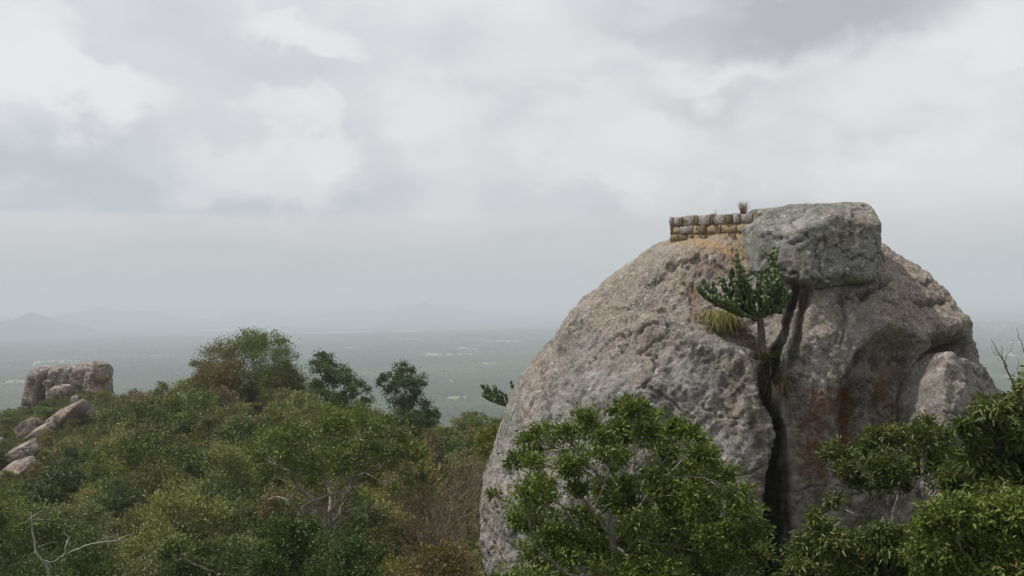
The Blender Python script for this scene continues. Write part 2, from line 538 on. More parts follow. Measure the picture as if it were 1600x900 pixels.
def build_plain():
    a_front = np.linspace(R(-32), R(32), 520)
    a_rest = np.linspace(R(32), R(328), 62)[1:-1]
    az = np.concatenate([a_front, a_rest])
    rr = np.concatenate([[250.0, 700.0], np.geomspace(1200, 14000, 330), np.geomspace(15000, 60000, 22)])
    A, RR = np.meshgrid(az, rr)
    X = np.sin(A) * RR; Y = np.cos(A) * RR
    V = np.stack([X, Y, np.full_like(X, PLAIN_Z)], -1)
    nc, nr = len(az), len(rr)
    i = np.arange(nr - 1)[:, None] * nc + np.arange(nc)[None]
    j = np.arange(nr - 1)[:, None] * nc + (np.arange(nc)[None] + 1) % nc
    q = np.stack([i, j, j + nc, i + nc], -1).reshape(-1, 4)[:, ::-1]
    m, g = new_mat('plain_land')
    o = g.n('ShaderNodeTexCoord').outputs['Object']
    at = g.n('ShaderNodeVertexColor', layer_name='land')
    s = g.n('ShaderNodeSeparateColor', {0: at.outputs[0]})
    n1 = g.noise(o, 0.006, 7, 0.65)
    n2 = g.noise(o, 0.05, 5, 0.7)
    wood = g.mix(g.step(n1, 0.35, 0.65), (0.030, 0.048, 0.020), (0.085, 0.105, 0.045))
    wood = g.mix(g.step(n2, 0.45, 0.62), wood, (0.028, 0.038, 0.02))
    field = g.mix(s.outputs[1], (0.27, 0.235, 0.15), (0.135, 0.19, 0.06))
    field = g.mix(g.m('MULTIPLY', n2, 0.5), field, g.v('SCALE', field, 0.6))
    c = g.mix(s.outputs[0], wood, field)
    p = g.n('ShaderNodeBsdfPrincipled', {'Base Color': c, 'Roughness': 1.0, 'Specular IOR Level': 0.0})
    finish(g, p.outputs[0])
    me = mesh_np('plain', V.reshape(-1, 3), q, m)
    mk, hu = field_mask(X.ravel(), Y.ravel())
    set_attr(me, 'land', np.stack([mk, hu, mk * 0, mk * 0 + 1], -1))
    link('plain', me, kind='structure')


def build_water():
    m, g = new_mat('lake_water')
    n = g.noise(g.n('ShaderNodeTexCoord').outputs['Object'], 0.08, 3, 0.5)
    b = g.n('ShaderNodeBump', {'Strength': 0.15, 'Distance': 0.3, 'Height': n})
    p = g.n('ShaderNodeBsdfPrincipled', {'Base Color': (0.05, 0.065, 0.07), 'Roughness': 0.12, 'IOR': 1.33, 'Normal': b.outputs[0]})
    finish(g, p.outputs[0])
    rs = np.random.RandomState(3)
    for (cx, cy, rx, ry) in ((545, 520, 85, 2.2), (350, 516, 45, 1.3), (10, 532, 25, 1.6), (640, 518, 30, 1.0), (708, 634, 14, 2.2)):
        th = np.linspace(0, 2 * np.pi, 72, endpoint=False)
        r = 1 + 0.35 * fbm(np.stack([np.cos(th) * 1.7, np.sin(th) * 1.7, th * 0 + cx], -1), 3)
        pts = []
        for t, q in zip(th, r):
            x, y = plane_pt(cx + math.cos(t) * rx * q, cy + math.sin(t) * ry * q)
            pts.append((x, y, PLAIN_Z + 0.6))
        bm = bmesh.new()
        f = bm.faces.new([bm.verts.new(p_) for p_ in pts])
        bm.normal_update()
        if f.normal.z < 0:
            f.normal_flip()
        me = bpy.data.meshes.new('lake'); bm.to_mesh(me); bm.free()
        me.materials.append(m)
        link('lake', me, kind='structure')


def build_plain_woods():
    rs = np.random.RandomState(11)
    n = 190000
    d = np.sqrt(rs.uniform(1100 ** 2, 2600 ** 2, n // 3)); d = np.concatenate([d, rs.uniform(2400, 7500, n - n // 3)])
    px = np.where(rs.rand(n) < 0.70, rs.uniform(-90, 910, n), np.where(rs.rand(n) < 0.4, rs.uniform(1480, 1720, n), rs.uniform(-420, 2020, n)))
    X = (px - 800) / F * d
    mk, _ = field_mask(X, d)
    clump = fbm(np.stack([X / 90, d / 90, X * 0], -1), 3)
    keep = (rs.rand(n) > mk * 1.0 - 0.2 * (rs.rand(n) < 0.1)) & (clump + rs.normal(size=n) * 0.25 > -0.25)
    X, d = X[keep], d[keep]
    me = bpy.data.meshes.new('plain_woods')
    me.vertices.add(len(X))
    me.vertices.foreach_set('co', np.stack([X, d, np.full(len(X), PLAIN_Z + 2.5)], -1).astype(np.float32).ravel())
    me.update()
    m, g = new_mat('far_foliage')
    rnd = g.n('ShaderNodeObjectInfo').outputs['Random']
    pos = g.n('ShaderNodeNewGeometry').outputs['Position']
    nn = g.noise(pos, 0.35, 4, 0.7)
    band = g.noise(g.v('MULTIPLY', pos, (0.0009, 0.0022, 0.0)), 1.0, 5, 0.6, 0.5)
    c = g.mix(rnd, (0.024, 0.044, 0.014), (0.085, 0.11, 0.034))
    c = g.mix(g.m('MULTIPLY', g.step(band, 0.45, 0.62), 0.75), c, (0.135, 0.165, 0.05))
    c = g.mix(g.m('MULTIPLY', nn, 0.6), c, (0.02, 0.03, 0.014))
    b = g.n('ShaderNodeBsdfPrincipled', {'Base Color': c, 'Roughness': 1.0, 'Specular IOR Level': 0.0,
            'Normal': g.n('ShaderNodeBump', {'Strength': 1.0, 'Distance': 2.0, 'Height': nn}).outputs[0]})
    finish(g, b.outputs[0])
    o = link('plain_woods', me, kind='stuff')
    ng = bpy.data.node_groups.new('plain_woods', 'GeometryNodeTree')
    ng.interface.new_socket('Geometry', in_out='INPUT', socket_type='NodeSocketGeometry')
    ng.interface.new_socket('Geometry', in_out='OUTPUT', socket_type='NodeSocketGeometry')
    N = ng.nodes; Lk = ng.links.new
    gi = N.new('NodeGroupInput'); go = N.new('NodeGroupOutput')
    ico = N.new('GeometryNodeMeshIcoSphere'); ico.inputs['Subdivisions'].default_value = 2; ico.inputs['Radius'].default_value = 1.0
    sp = N.new('GeometryNodeSetPosition')
    ns = N.new('ShaderNodeTexNoise'); ns.inputs['Scale'].default_value = 1.7; ns.inputs['Detail'].default_value = 3
    vm = N.new('ShaderNodeVectorMath'); vm.operation = 'SUBTRACT'; vm.inputs[1].default_value = (0.5, 0.5, 0.5)
    Lk(ns.outputs['Color'], vm.inputs[0])
    Lk(ico.outputs['Mesh'], sp.inputs['Geometry']); Lk(vm.outputs[0], sp.inputs['Offset'])
    sm = N.new('GeometryNodeSetMaterial'); sm.inputs['Material'].default_value = m
    Lk(sp.outputs[0], sm.inputs['Geometry'])
    iop = N.new('GeometryNodeInstanceOnPoints')
    Lk(gi.outputs[0], iop.inputs['Points']); Lk(sm.outputs[0], iop.inputs['Instance'])
    rv = N.new('FunctionNodeRandomValue'); rv.data_type = 'FLOAT_VECTOR'
    rv.inputs[0].default_value = (3.2, 3.2, 2.6); rv.inputs[1].default_value = (6.5, 6.5, 6.2)
    Lk(rv.outputs[0], iop.inputs['Scale'])
    rr_ = N.new('FunctionNodeRandomValue'); rr_.data_type = 'FLOAT_VECTOR'
    rr_.inputs[1].default_value = (0.3, 0.3, 6.28)
    Lk(rr_.outputs[0], iop.inputs['Rotation'])
    Lk(iop.outputs[0], go.inputs[0])
    md = o.modifiers.new('woods', 'NODES'); md.node_group = ng


def build_far_hills():
    m = plain_mat('far_hill_forest', (0.035, 0.05, 0.028), (0.07, 0.08, 0.045), 1.0, 0.004)
    for n_, (px, py, d, wid) in enumerate(((48, 487, 8200, 330), (15, 499, 7600, 420), (160, 478, 12500, 760), (225, 484, 12800, 620), (95, 492, 10500, 600),
                                          (662, 471, 13500, 420), (632, 476, 13800, 520), (705, 475, 14200, 400), (560, 480, 15000, 700), (-60, 484, 10500, 700), (400, 486, 14000, 700))):
        c = P(px, py, d); h = c[2] - PLAIN_Z
        u = np.linspace(-1, 1, 61); U, W = np.meshgrid(u, u)
        r = np.hypot(U, W)
        n = fbm(np.stack([U * 2.3, W * 2.3, U * 0 + n_ * 5.1], -1), 4)
        H = np.clip(1 - r * (1 + 0.5 * n), 0, 1) ** 1.25
        Z = h * H / H.max()
        V = np.stack([c[0] + U * wid * 1.6, d + W * wid * 1.6, PLAIN_Z - 1 + Z], -1).reshape(-1, 3)
        i = (np.arange(60)[:, None] * 61 + np.arange(60)[None])
        q = np.stack([i, i + 1, i + 62, i + 61], -1).reshape(-1, 4)
        V -= (c[0], d, PLAIN_Z)
        link('hill', mesh_np('hill', V, q, m, True), (c[0], d, PLAIN_Z), kind='structure')


# ------------------------------------------------------------------ the hill we stand on
# (px, row of the foliage top, distance, plant height)
CTRL = [(-250, 900, 45, 4), (0, 930, 36, 4), (200, 930, 33, 4), (400, 930, 31, 4), (600, 930, 31, 4), (750, 940, 33, 4),
        (-100, 800, 62, 4), (0, 790, 60, 4), (200, 770, 60, 4), (400, 735, 60, 4.5), (550, 700, 62, 4.5), (700, 780, 62, 4), (820, 800, 60, 4),
        (0, 760, 100, 1), (60, 735, 96, 2), (150, 690, 92, 3.5), (250, 655, 90, 4), (400, 620, 95, 4), (550, 630, 95, 4), (680, 680, 95, 4), (780, 710, 95, 4),
        (120, 606, 172, 0), (60, 608, 176, 0), (175, 606, 158, 2.0), (30, 640, 165, 1), (-30, 668, 168, 1), (-120, 720, 170, 1),
        (90, 665, 128, 0.5), (20, 700, 128, 0.5), (20, 735, 112, 0.3),
        (250, 590, 128, 4), (330, 568, 122, 4.5), (400, 545, 118, 5), (470, 572, 118, 5), (540, 600, 115, 5), (640, 625, 112, 5), (720, 660, 120, 4),
        (90, 660, 230, 1), (400, 680, 200, 3), (640, 760, 200, 3), (740, 700, 170, 4), (820, 720, 170, 4)]
_c = []
for (px, py, d, h) in CTRL:
    p = P(px, py, d); _c.append((p[0], p[1], p[2] - h))
_c += [(0, 0, -1.75), (-6, -6, -1.6), (6, -6, -1.6), (0, 6, -3.2), (-8, 12, -6), (8, 12, -6.2), (0, 20, -9.0), (8, 24, -9.5), (14, 26, -9.5), (10, 40, -11.5), (16, 40, -12), (4, 40, -12.0),
       (22, 30, -11), (20, 18, -9.0), (12, 17, -8.0), (30, 40, -16), (30, 70, -30), (12, 62, -20), (45, 60, -34), (0, -40, -6), (40, 0, -12), (-40, 0, -10)]
_c = np.array(_c)


def ground(x, y):
    x = np.asarray(x, float); y = np.asarray(y, float)
    d2 = (x[..., None] - _c[:, 0]) ** 2 + (y[..., None] - _c[:, 1]) ** 2
    s = 2.0 + 0.035 * np.hypot(_c[:, 0], _c[:, 1])
    w = 1 / (d2 + s ** 2) ** 2
    z = (w * _c[:, 2]).sum(-1) / w.sum(-1)
    r = np.hypot(x, y); az = np.arctan2(x, np.maximum(y, 1e-3))
    left = ss(-az, R(17), R(21)) * (y > 0)
    r0 = 140 + 48 * left
    r0 = np.where(y < 0, 60, r0)
    return np.maximum(z - 0.52 * np.maximum(r - r0, 0), PLAIN_Z - 6)


def build_terrain():
    az = np.concatenate([np.linspace(R(-34), R(34), 230), np.linspace(R(34), R(326), 60)[1:-1]])
    rr = np.concatenate([[0.4], np.geomspace(2, 30, 40), np.linspace(31, 200, 150), np.geomspace(206, 700, 40)])
    A, RR = np.meshgrid(az, rr)
    X = np.sin(A) * RR; Y = np.cos(A) * RR
    Z = ground(X, Y)
    n = fbm(np.stack([X / 7, Y / 7, X * 0], -1), 4)
    Z = Z + n * 0.5 * ss(RR, 5, 30)
    V = np.stack([X, Y, Z], -1)
    nc, nr = len(az), len(rr)
    i = np.arange(nr - 1)[:, None] * nc + np.arange(nc)[None]
    j = np.arange(nr - 1)[:, None] * nc + (np.arange(nc)[None] + 1) % nc
    q = np.stack([i, j, j + nc, i + nc], -1).reshape(-1, 4)[:, ::-1]
    m, g = new_mat('hill_ground')
    o = g.n('ShaderNodeTexCoord').outputs['Object']
    n1 = g.noise(o, 0.14, 6, 0.65); n2 = g.noise(o, 1.6, 6, 0.7)
    c = g.mix(g.step(n1, 0.42, 0.58), (0.062, 0.075, 0.024), (0.15, 0.135, 0.058))
    c = g.mix(g.step(n2, 0.48, 0.66), c, (0.045, 0.052, 0.02))
    p = g.n('ShaderNodeBsdfPrincipled', {'Base Color': c, 'Roughness': 1.0, 'Specular IOR Level': 0.0,
            'Normal': g.n('ShaderNodeBump', {'Strength': 1.0, 'Distance': 0.3, 'Height': n2}).outputs[0]})
    finish(g, p.outputs[0])
    link('hill_ground', mesh_np('hill_ground', V.reshape(-1, 3), q, m, True), kind='structure')


build_plain(); build_water(); build_plain_woods(); build_far_hills(); build_terrain()

# ------------------------------------------------------------------ the great granite dome
ROCK_Y = 40.0
OUT = np.array([  # row, left px, right px, half depth in metres
    (338, 1196, 1206, 0.1), (342, 1140, 1270, 0.8), (350, 1095, 1318, 1.5), (358, 1068, 1335, 2.0), (370, 1045, 1352, 2.7), (395, 1002, 1384, 3.5), (407, 985, 1400, 3.8),
    (417, 972, 1424, 4.0), (435, 948, 1452, 4.4), (455, 926, 1470, 4.8), (480, 895, 1492, 5.2), (500, 880, 1509, 5.5), (520, 866, 1517, 5.8), (545, 845, 1524, 6.0), (565, 830, 1530, 6.2),
    (590, 815, 1545, 6.4), (620, 800, 1566, 6.55), (670, 780, 1592, 6.75), (720, 765, 1602, 6.9), (760, 755, 1606, 7.0), (830, 753, 1610, 7.0), (880, 760, 1612, 6.9),
    (960, 788, 1606, 6.7), (1080, 830, 1580, 6.2)], float)


def build_dome():
    rows = np.concatenate([np.linspace(338, 344, 8)[:-1], np.linspace(344, 480, 110)[:-1], np.linspace(480, 900, 230)[:-1], np.linspace(900, 1080, 30)])
    xl = np.interp(rows, OUT[:, 0], OUT[:, 1]); xr = np.interp(rows, OUT[:, 0], OUT[:, 2]); b = np.interp(rows, OUT[:, 0], OUT[:, 3])
    ker = np.exp(-0.5 * (np.arange(-9, 10) / 3.5) ** 2); ker /= ker.sum()
    sm = lambda a: np.convolve(np.pad(a, 9, 'edge'), ker, 'valid')
    b = sm(b); tl, tr = sm(xl), sm(xr)
    fr = np.linspace(R(-205), R(25), 620); bk = np.linspace(R(25), R(155), 40)[1:-1]
    ph = np.concatenate([fr, bk]); nc, nr = len(ph), len(rows)
    Z = P(1200, rows, ROCK_Y)[:, 2]
    e = 2 / 2.35
    cx = np.sign(np.cos(ph)) * np.abs(np.cos(ph)) ** e; cy = np.sign(np.sin(ph)) * np.abs(np.sin(ph)) ** e
    L_, R_ = tl.copy(), tr.copy()
    for it in range(4):
        XL = P(L_, rows, ROCK_Y)[:, 0]; XR = P(R_, rows, ROCK_Y)[:, 0]
        xc = (XL + XR) / 2; a = (XR - XL) / 2
        V = np.stack([xc[:, None] + a[:, None] * cx, ROCK_Y + b[:, None] * cy, np.broadcast_to(Z[:, None], (nr, nc))], -1)
        qx, qy = proj(V)
        L_ += tl - qx.min(1); R_ += tr - qx.max(1)
    # outward normals of the smooth body
    du = np.roll(V, -1, 1) - np.roll(V, 1, 1); dv = np.gradient(V, axis=0)
    nrm = np.cross(dv, du); nrm /= np.linalg.norm(nrm, axis=-1)[..., None] + 1e-9
    ctr = np.stack([xc, xc * 0 + ROCK_Y, Z - 1.0], -1)[:, None, :]
    nrm *= np.sign(((V - ctr) * nrm).sum(-1))[..., None]
    px, py = proj(V)
    w = fbm(V * 0.9, 5, 0.62); w2 = fbm(V * 0.9 + 31.7, 5, 0.62)
    wx, wy = px + w * 16, py + w2 * 16             # ragged feature edges
    ex, ey = px + w * 7, py + w2 * 7               # crisp features
    view = V / np.linalg.norm(V, axis=-1)[..., None]
    facing = ss(-(nrm * view).sum(-1), 0.05, 0.35)
    D = np.zeros((nr, nc))
    # left flank: break of slope, shallower shoulder above
    line = np.interp(wx, [860, 890, 1000, 1060, 1110, 1150, 1195, 1230], [470, 482, 486, 500, 520, 535, 556, 470])
    shoulder = (1 - ss(wy - line, -16, 10)) * ss(wx, 850, 900) * (1 - ss(wx, 1205, 1235))
    D -= 0.45 * shoulder * ss(wy, 380, 450)
    D += 0.20 * np.exp(-((wy - line - 22) / 20) ** 2) * ss(wx, 870, 930) * (1 - ss(wx, 1170, 1215))
    # right of the cleft: flatter, set back wall
    wall = ss(wx, 1212, 1245) * (1 - ss(wx, 1425, 1450)) * ss(wy, 440, 475)
    D -= 0.55 * wall * ss(py, 450, 640)
    # alcove under an arched lip
    arch = np.interp(ex, [1280, 1320, 1345, 1372, 1390, 1415, 1440, 1452, 1460], [720, 600, 545, 516, 508, 512, 530, 552, 590])
    below = ey - arch
    D -= 0.75 * ss(below, -2, 7) * (1 - ss(below, 40, 300)) * ss(ex, 1300, 1350) * (1 - ss(ex, 1438, 1452))
    D += 0.05 * np.exp(-((below + 12) / 11) ** 2) * ss(ex, 1320, 1350) * (1 - ss(ex, 1445, 1470))
    # smaller vertical ribs on the wall
    D += 0.16 * np.exp(-((ex - 1318) / 14) ** 2) * ss(py, 560, 640)
    D -= 0.20 * np.exp(-((ex - 1338) / 8) ** 2) * ss(py, 520, 600)
    D -= 0.12 * np.exp(-((ex - 1275) / 9) ** 2) * ss(py, 600, 680)
    # the overhanging brow and the hollow under it
    D += 0.42 * np.exp(-(((ex - 1490) / 32) ** 2 + ((ey - 512) / 16) ** 2))
    hol = np.exp(-(np.abs((ex - 1492) / 30) ** 4 + np.abs((ey - 548 - (ex - 1492) * 0.2) / 17) ** 4))
    D -= 1.3 * hol
    # lower right buttress, a slab standing proud
    edge = np.interp(ey, [535, 548, 575, 610, 660, 700, 760, 900], [1470, 1455, 1444, 1444, 1436, 1420, 1400, 1380])
    top = np.interp(ex, [1435, 1462, 1485, 1505, 1535, 1600], [570, 545, 560, 575, 578, 610])
    butt = ss(ex - edge, -2, 4) * ss(ey - top, -3, 4)
    D += 0.70 * butt - 0.45 * butt * ss(ex - edge, 20, 110)
    crack, t, sd = polydist(ex, ey, [(1470, 540), (1452, 556), (1443, 590), (1441, 640), (1430, 680), (1412, 715)])
    D -= 0.7 * np.exp(-(crack / 3.5) ** 2)
    # cleft
    cl = [(1246, 446), (1238, 480), (1228, 515), (1212, 550), (1200, 585), (1202, 620), (1214, 650), (1222, 680), (1216, 740), (1214, 820), (1212, 930), (1212, 1080)]
    dist, t, sd = polydist(px + w * 7, py, cl)
    hw = np.interp(t * 11, [0, 2, 3, 4, 5, 6, 7, 8, 9, 10, 11], [5, 6, 9, 16, 14, 7, 9, 17, 21, 22, 22])
    dep = np.interp(t * 11, [0, 2, 3, 4, 5, 6, 7, 8, 11], [0.5, 0.6, 0.8, 1.1, 1.2, 1.5, 3.0, 3.8, 4.0])
    D -= dep * (1 - ss(dist / hw, 0.75, 1.15))
    d2, t2, sd2 = polydist(px + w * 6, py, [(1262, 452), (1256, 490), (1250, 520), (1238, 560), (1215, 600)])
    D -= 0.45 * np.exp(-(d2 / 5) ** 2)
    # left lip of the cleft rolls outward
    D += 0.25 * np.exp(-((px - 1165) / 40) ** 2) * ss(py, 580, 680)
    # cracks and scars
    jag = fbm(V * 3.3 + 13, 4, 0.65)
    for pts, ww, dp in (([(1012, 440), (1035, 425), (1050, 412), (1075, 404), (1092, 400)], 3.5, 0.22), ([(900, 482), (945, 470), (985, 474), (1030, 476)], 4, 0.22),
                        ([(1090, 400), (1120, 405), (1140, 420)], 3, 0.12), ([(1070, 432), (1078, 470), (1074, 500)], 4, 0.10), ([(845, 560), (848, 610), (858, 660)], 3.5, 0.14),
                        ([(930, 560), (960, 530), (1010, 515), (1060, 520)], 3, 0.10), ([(1440, 446), (1458, 449)], 4, 0.28), ([(1430, 472), (1455, 478), (1480, 474)], 4.5, 0.32),
                        ([(1380, 470), (1402, 478)], 3, 0.15), ([(1386, 440), (1372, 452), (1350, 462)], 7, 0.3), ([(1340, 470), (1316, 466), (1318, 500), (1322, 540)], 4, 0.10),
                        ([(1500, 590), (1530, 596), (1548, 608)], 3, 0.2), ([(985, 600), (1030, 610), (1060, 640)], 3, 0.08)):
        dd, t, sd = polydist(wx + jag * 9, wy + jag * 9, pts)
        D -= 1.1 * dp * np.exp(-(dd / (ww * 0.6)) ** 2) * ss(w2, -0.5, -0.1)
    D *= facing
    # natural roughness, stronger on the weathered flank
    rot = V @ np.array([[0.85, 0, 0.53], [0, 1, 0], [-0.53, 0, 0.85]])
    rough = 0.20 * fbm(V * 0.42, 4) + 0.13 * fbm(rot * np.array([1.5, 1.2, 0.7]) + 5, 5, 0.65) - 0.07 * np.abs(fbm(V * 1.1 + 9, 4, 0.6)) * 3 + 0.05 * fbm(rot * np.array([4.6, 4.0, 2.8]) + 2, 4, 0.65) + 0.04 * ridged(V * 5.0, 3, 0.7) + 0.03 * fbm(V * 11.0, 2, 0.6)
    rough += 0.07 * ridged(rot * np.array([2.1, 1.2, 0.30]) + 21, 3, 0.55)
    hair = fbm(V * 0.33 + 41.0, 4, 0.5)
    rough -= 0.13 * np.exp(-(hair / 0.012) ** 2) * ss(fbm(V * 0.5 + 7.7, 2), 0.0, 0.2)
    cap = ss(py, 340, 372)
    D += rough * (0.35 + 0.65 * cap)
    nh = nrm.copy()
    V2 = V + nh * D[..., None]
    # close body
    i = np.arange(nr - 1)[:, None] * nc + np.arange(nc)[None]
    j = np.arange(nr - 1)[:, None] * nc + (np.arange(nc)[None] + 1) % nc
    q = np.stack([i, i + nc, j + nc, j], -1).reshape(-1, 4)
    base = np.array([xc[-1], ROCK_Y, Z[-1]])
    me = mesh_np('granite_dome', V2.reshape(-1, 3) - base, q, M_rock, True)
    # stains and shade: r dark water marks plus painted shade, g rust, b ochre sand, a warm paler tone mostly on upward faces
    def streak(x0, x1, y0, y1, soft=8):
        return ss(wx, x0 - soft, x0 + soft) * (1 - ss(wx, x1 - soft, x1 + soft)) * ss(wy, y0 - 14, y0 + 14) * (1 - ss(wy, y1 - 30, y1 + 30))
    vs = ridged(np.stack([V[..., 0] * 3.2, V[..., 1] * 0.4, V[..., 2] * 0.28], -1), 4)
    dark = 0.85 * streak(1315, 1345, 560, 800) + 0.55 * streak(1240, 1430, 600, 1000, 25) * ss(vs, -0.2, 0.5) + 0.6 * streak(1240, 1365, 452, 474, 8)  # water streaks, plus painted shade on the wall and shadow under the boulder
    dark += 0.75 * streak(1340, 1440, 520, 690, 14) * ss(wy - arch, -3, 14) + 0.5 * streak(1240, 1258, 450, 560, 6) + 0.6 * hol  # alcove and hollow darkened, their shade painted into the colour
    dark += 0.9 * (1 - ss(dist / hw, 0.9, 1.9)) * ss(py, 520, 600)  # shade inside the cleft painted in as well
    dark += 0.55 * streak(780, 1200, 520, 1000, 30) * ss(vs, 0.25, 0.6) * ss(fbm(V * 0.45 + 17, 2), -0.1, 0.25)
    dark += 0.35 * streak(1140, 1225, 640, 1000, 25) * ss(vs, 0.0, 0.5) + 0.5 * streak(1310, 1326, 455, 560, 4)
    rust = 1.2 * streak(1324, 1356, 590, 760, 9) * ss(vs, -0.4, 0.3) + 0.9 * streak(1256, 1320, 600, 760, 16) * ss(vs, 0.0, 0.4) + 0.6 * streak(1400, 1432, 560, 640, 10)
    rust += 0.65 * streak(1072, 1120, 405, 480, 12) * ss(vs, -0.5, 0.4) + 0.5 * streak(1250, 1262, 455, 540, 5) + 0.35 * streak(1470, 1520, 540, 566, 8)
    och = np.exp(-(((wx - 1095) / 62) ** 2 + ((wy - 383 - (wx - 1095) * 0.06) / 8) ** 2)) + 0.9 * np.exp(-(((wx - 1158) / 22) ** 2 + ((wy - 400) / 18) ** 2)) + 0.6 * streak(1090, 1185, 494, 508, 8)
    warm = np.clip(ss(nrm[..., 2], 0.25, 0.75), 0, 1) * 0.8 + 0.5 * streak(870, 1160, 380, 490, 20) + 0.55 * streak(1380, 1520, 400, 500, 18)
    warm *= 0.45 + 0.9 * ss(fbm(V * 0.8 + 3, 3), -0.2, 0.3)
    c01 = lambda a: np.clip(a, 0, 1)
    set_attr(me, 'stain_shade', np.stack([c01(dark), c01(rust), c01(och), c01(warm)], -1).reshape(-1, 4))
    o = link('granite_dome', me, base)
    tag(o, 'huge weathered granite dome split by a dark vertical cleft', 'rock')
    return V2, px, py


dome_V, dome_px, dome_py = build_dome()
_dv = dome_V.reshape(-1, 3); _dq = np.stack(proj(_dv), -1); _front = _dv[:, 1] < ROCK_Y + 0.5


def on_dome(px, py):
    """the dome's front surface point that the photo shows at this pixel"""
    d = np.hypot(_dq[:, 0] - px, _dq[:, 1] - py) + np.where(_front, 0, 1e6)
    k = np.argsort(d)[:12]
    k = k[np.argmin(_dv[k, 1])]
    return _dv[k].copy()


# ------------------------------------------------------------------ loose boulders: rounded polytopes
def boulder_mesh(name, planes, mat, seed, sharp=9.0, amp=0.06, sub=5, scale=1.0):
    """planes: (nx, ny, nz, distance); star-shaped soft intersection, then weathered"""
    bm = bmesh.new(); bmesh.ops.create_icosphere(bm, subdivisions=sub, radius=1.0)
    D = np.array([v.co[:] for v in bm.verts]); Fc = np.array([[v.index for v in f.verts] for f in bm.faces]); bm.free()
    pl = np.array(planes, float); n = pl[:, :3] / np.linalg.norm(pl[:, :3], axis=1)[:, None]
    c = np.maximum(D @ n.T, 0) / pl[:, 3]
    r = (c ** sharp).sum(1) ** (-1 / sharp)
    V = D * r[:, None]
    q = V / scale + seed * 3.7
    k = amp * scale
    V = V + D * (k * 1.6 * fbm(q * 0.7, 4) + k * 1.1 * ridged(q * 1.3 + 4, 4) + k * 0.6 * ridged(q * 3.4 + 8, 3, 0.6) + k * 0.25 * fbm(q * 10, 2))[:, None]
    fr = fbm(q * 0.62 + 3.3, 4, 0.55)
    V = V - D * (k * 2.2 * np.exp(-(fr / 0.022) ** 2))[:, None]
    return mesh_np(name, V, Fc, mat, True)


bp = P(1270, 386, 36.4)
tag(link('balanced_boulder', boulder_mesh('balanced_boulder', [
    (-1, -0.25, 0.02, 2.06), (1, -0.12, 0.03, 2.02), (0.95, 0, -0.3, 2.08), (0.12, -1, 0.10, 1.55), (-0.50, -0.86, -0.02, 1.74), (0.62, -0.78, -0.05, 2.02),
    (-0.03, -0.06, 1, 1.36), (-0.26, -0.50, 0.83, 1.36), (0.25, -0.55, 0.80, 1.62), (-0.72, -0.3, 0.62, 1.92), (0.12, -0.05, -1, 1.42), (-0.36, -0.1, -0.93, 1.50), (0.62, -0.05, -0.78, 2.0),
    (0.05, -0.62, -0.78, 1.80), (0, 1, 0.1, 1.6), (0.4, 0.8, 0.4, 1.9), (-0.5, 0.8, 0.2, 1.9), (0.75, -0.1, 0.66, 2.24)], M_boulder, 2.0, 46.0, 0.062, 6), bp),
    'big squarish grey boulder balanced on top of the granite dome', 'boulder')

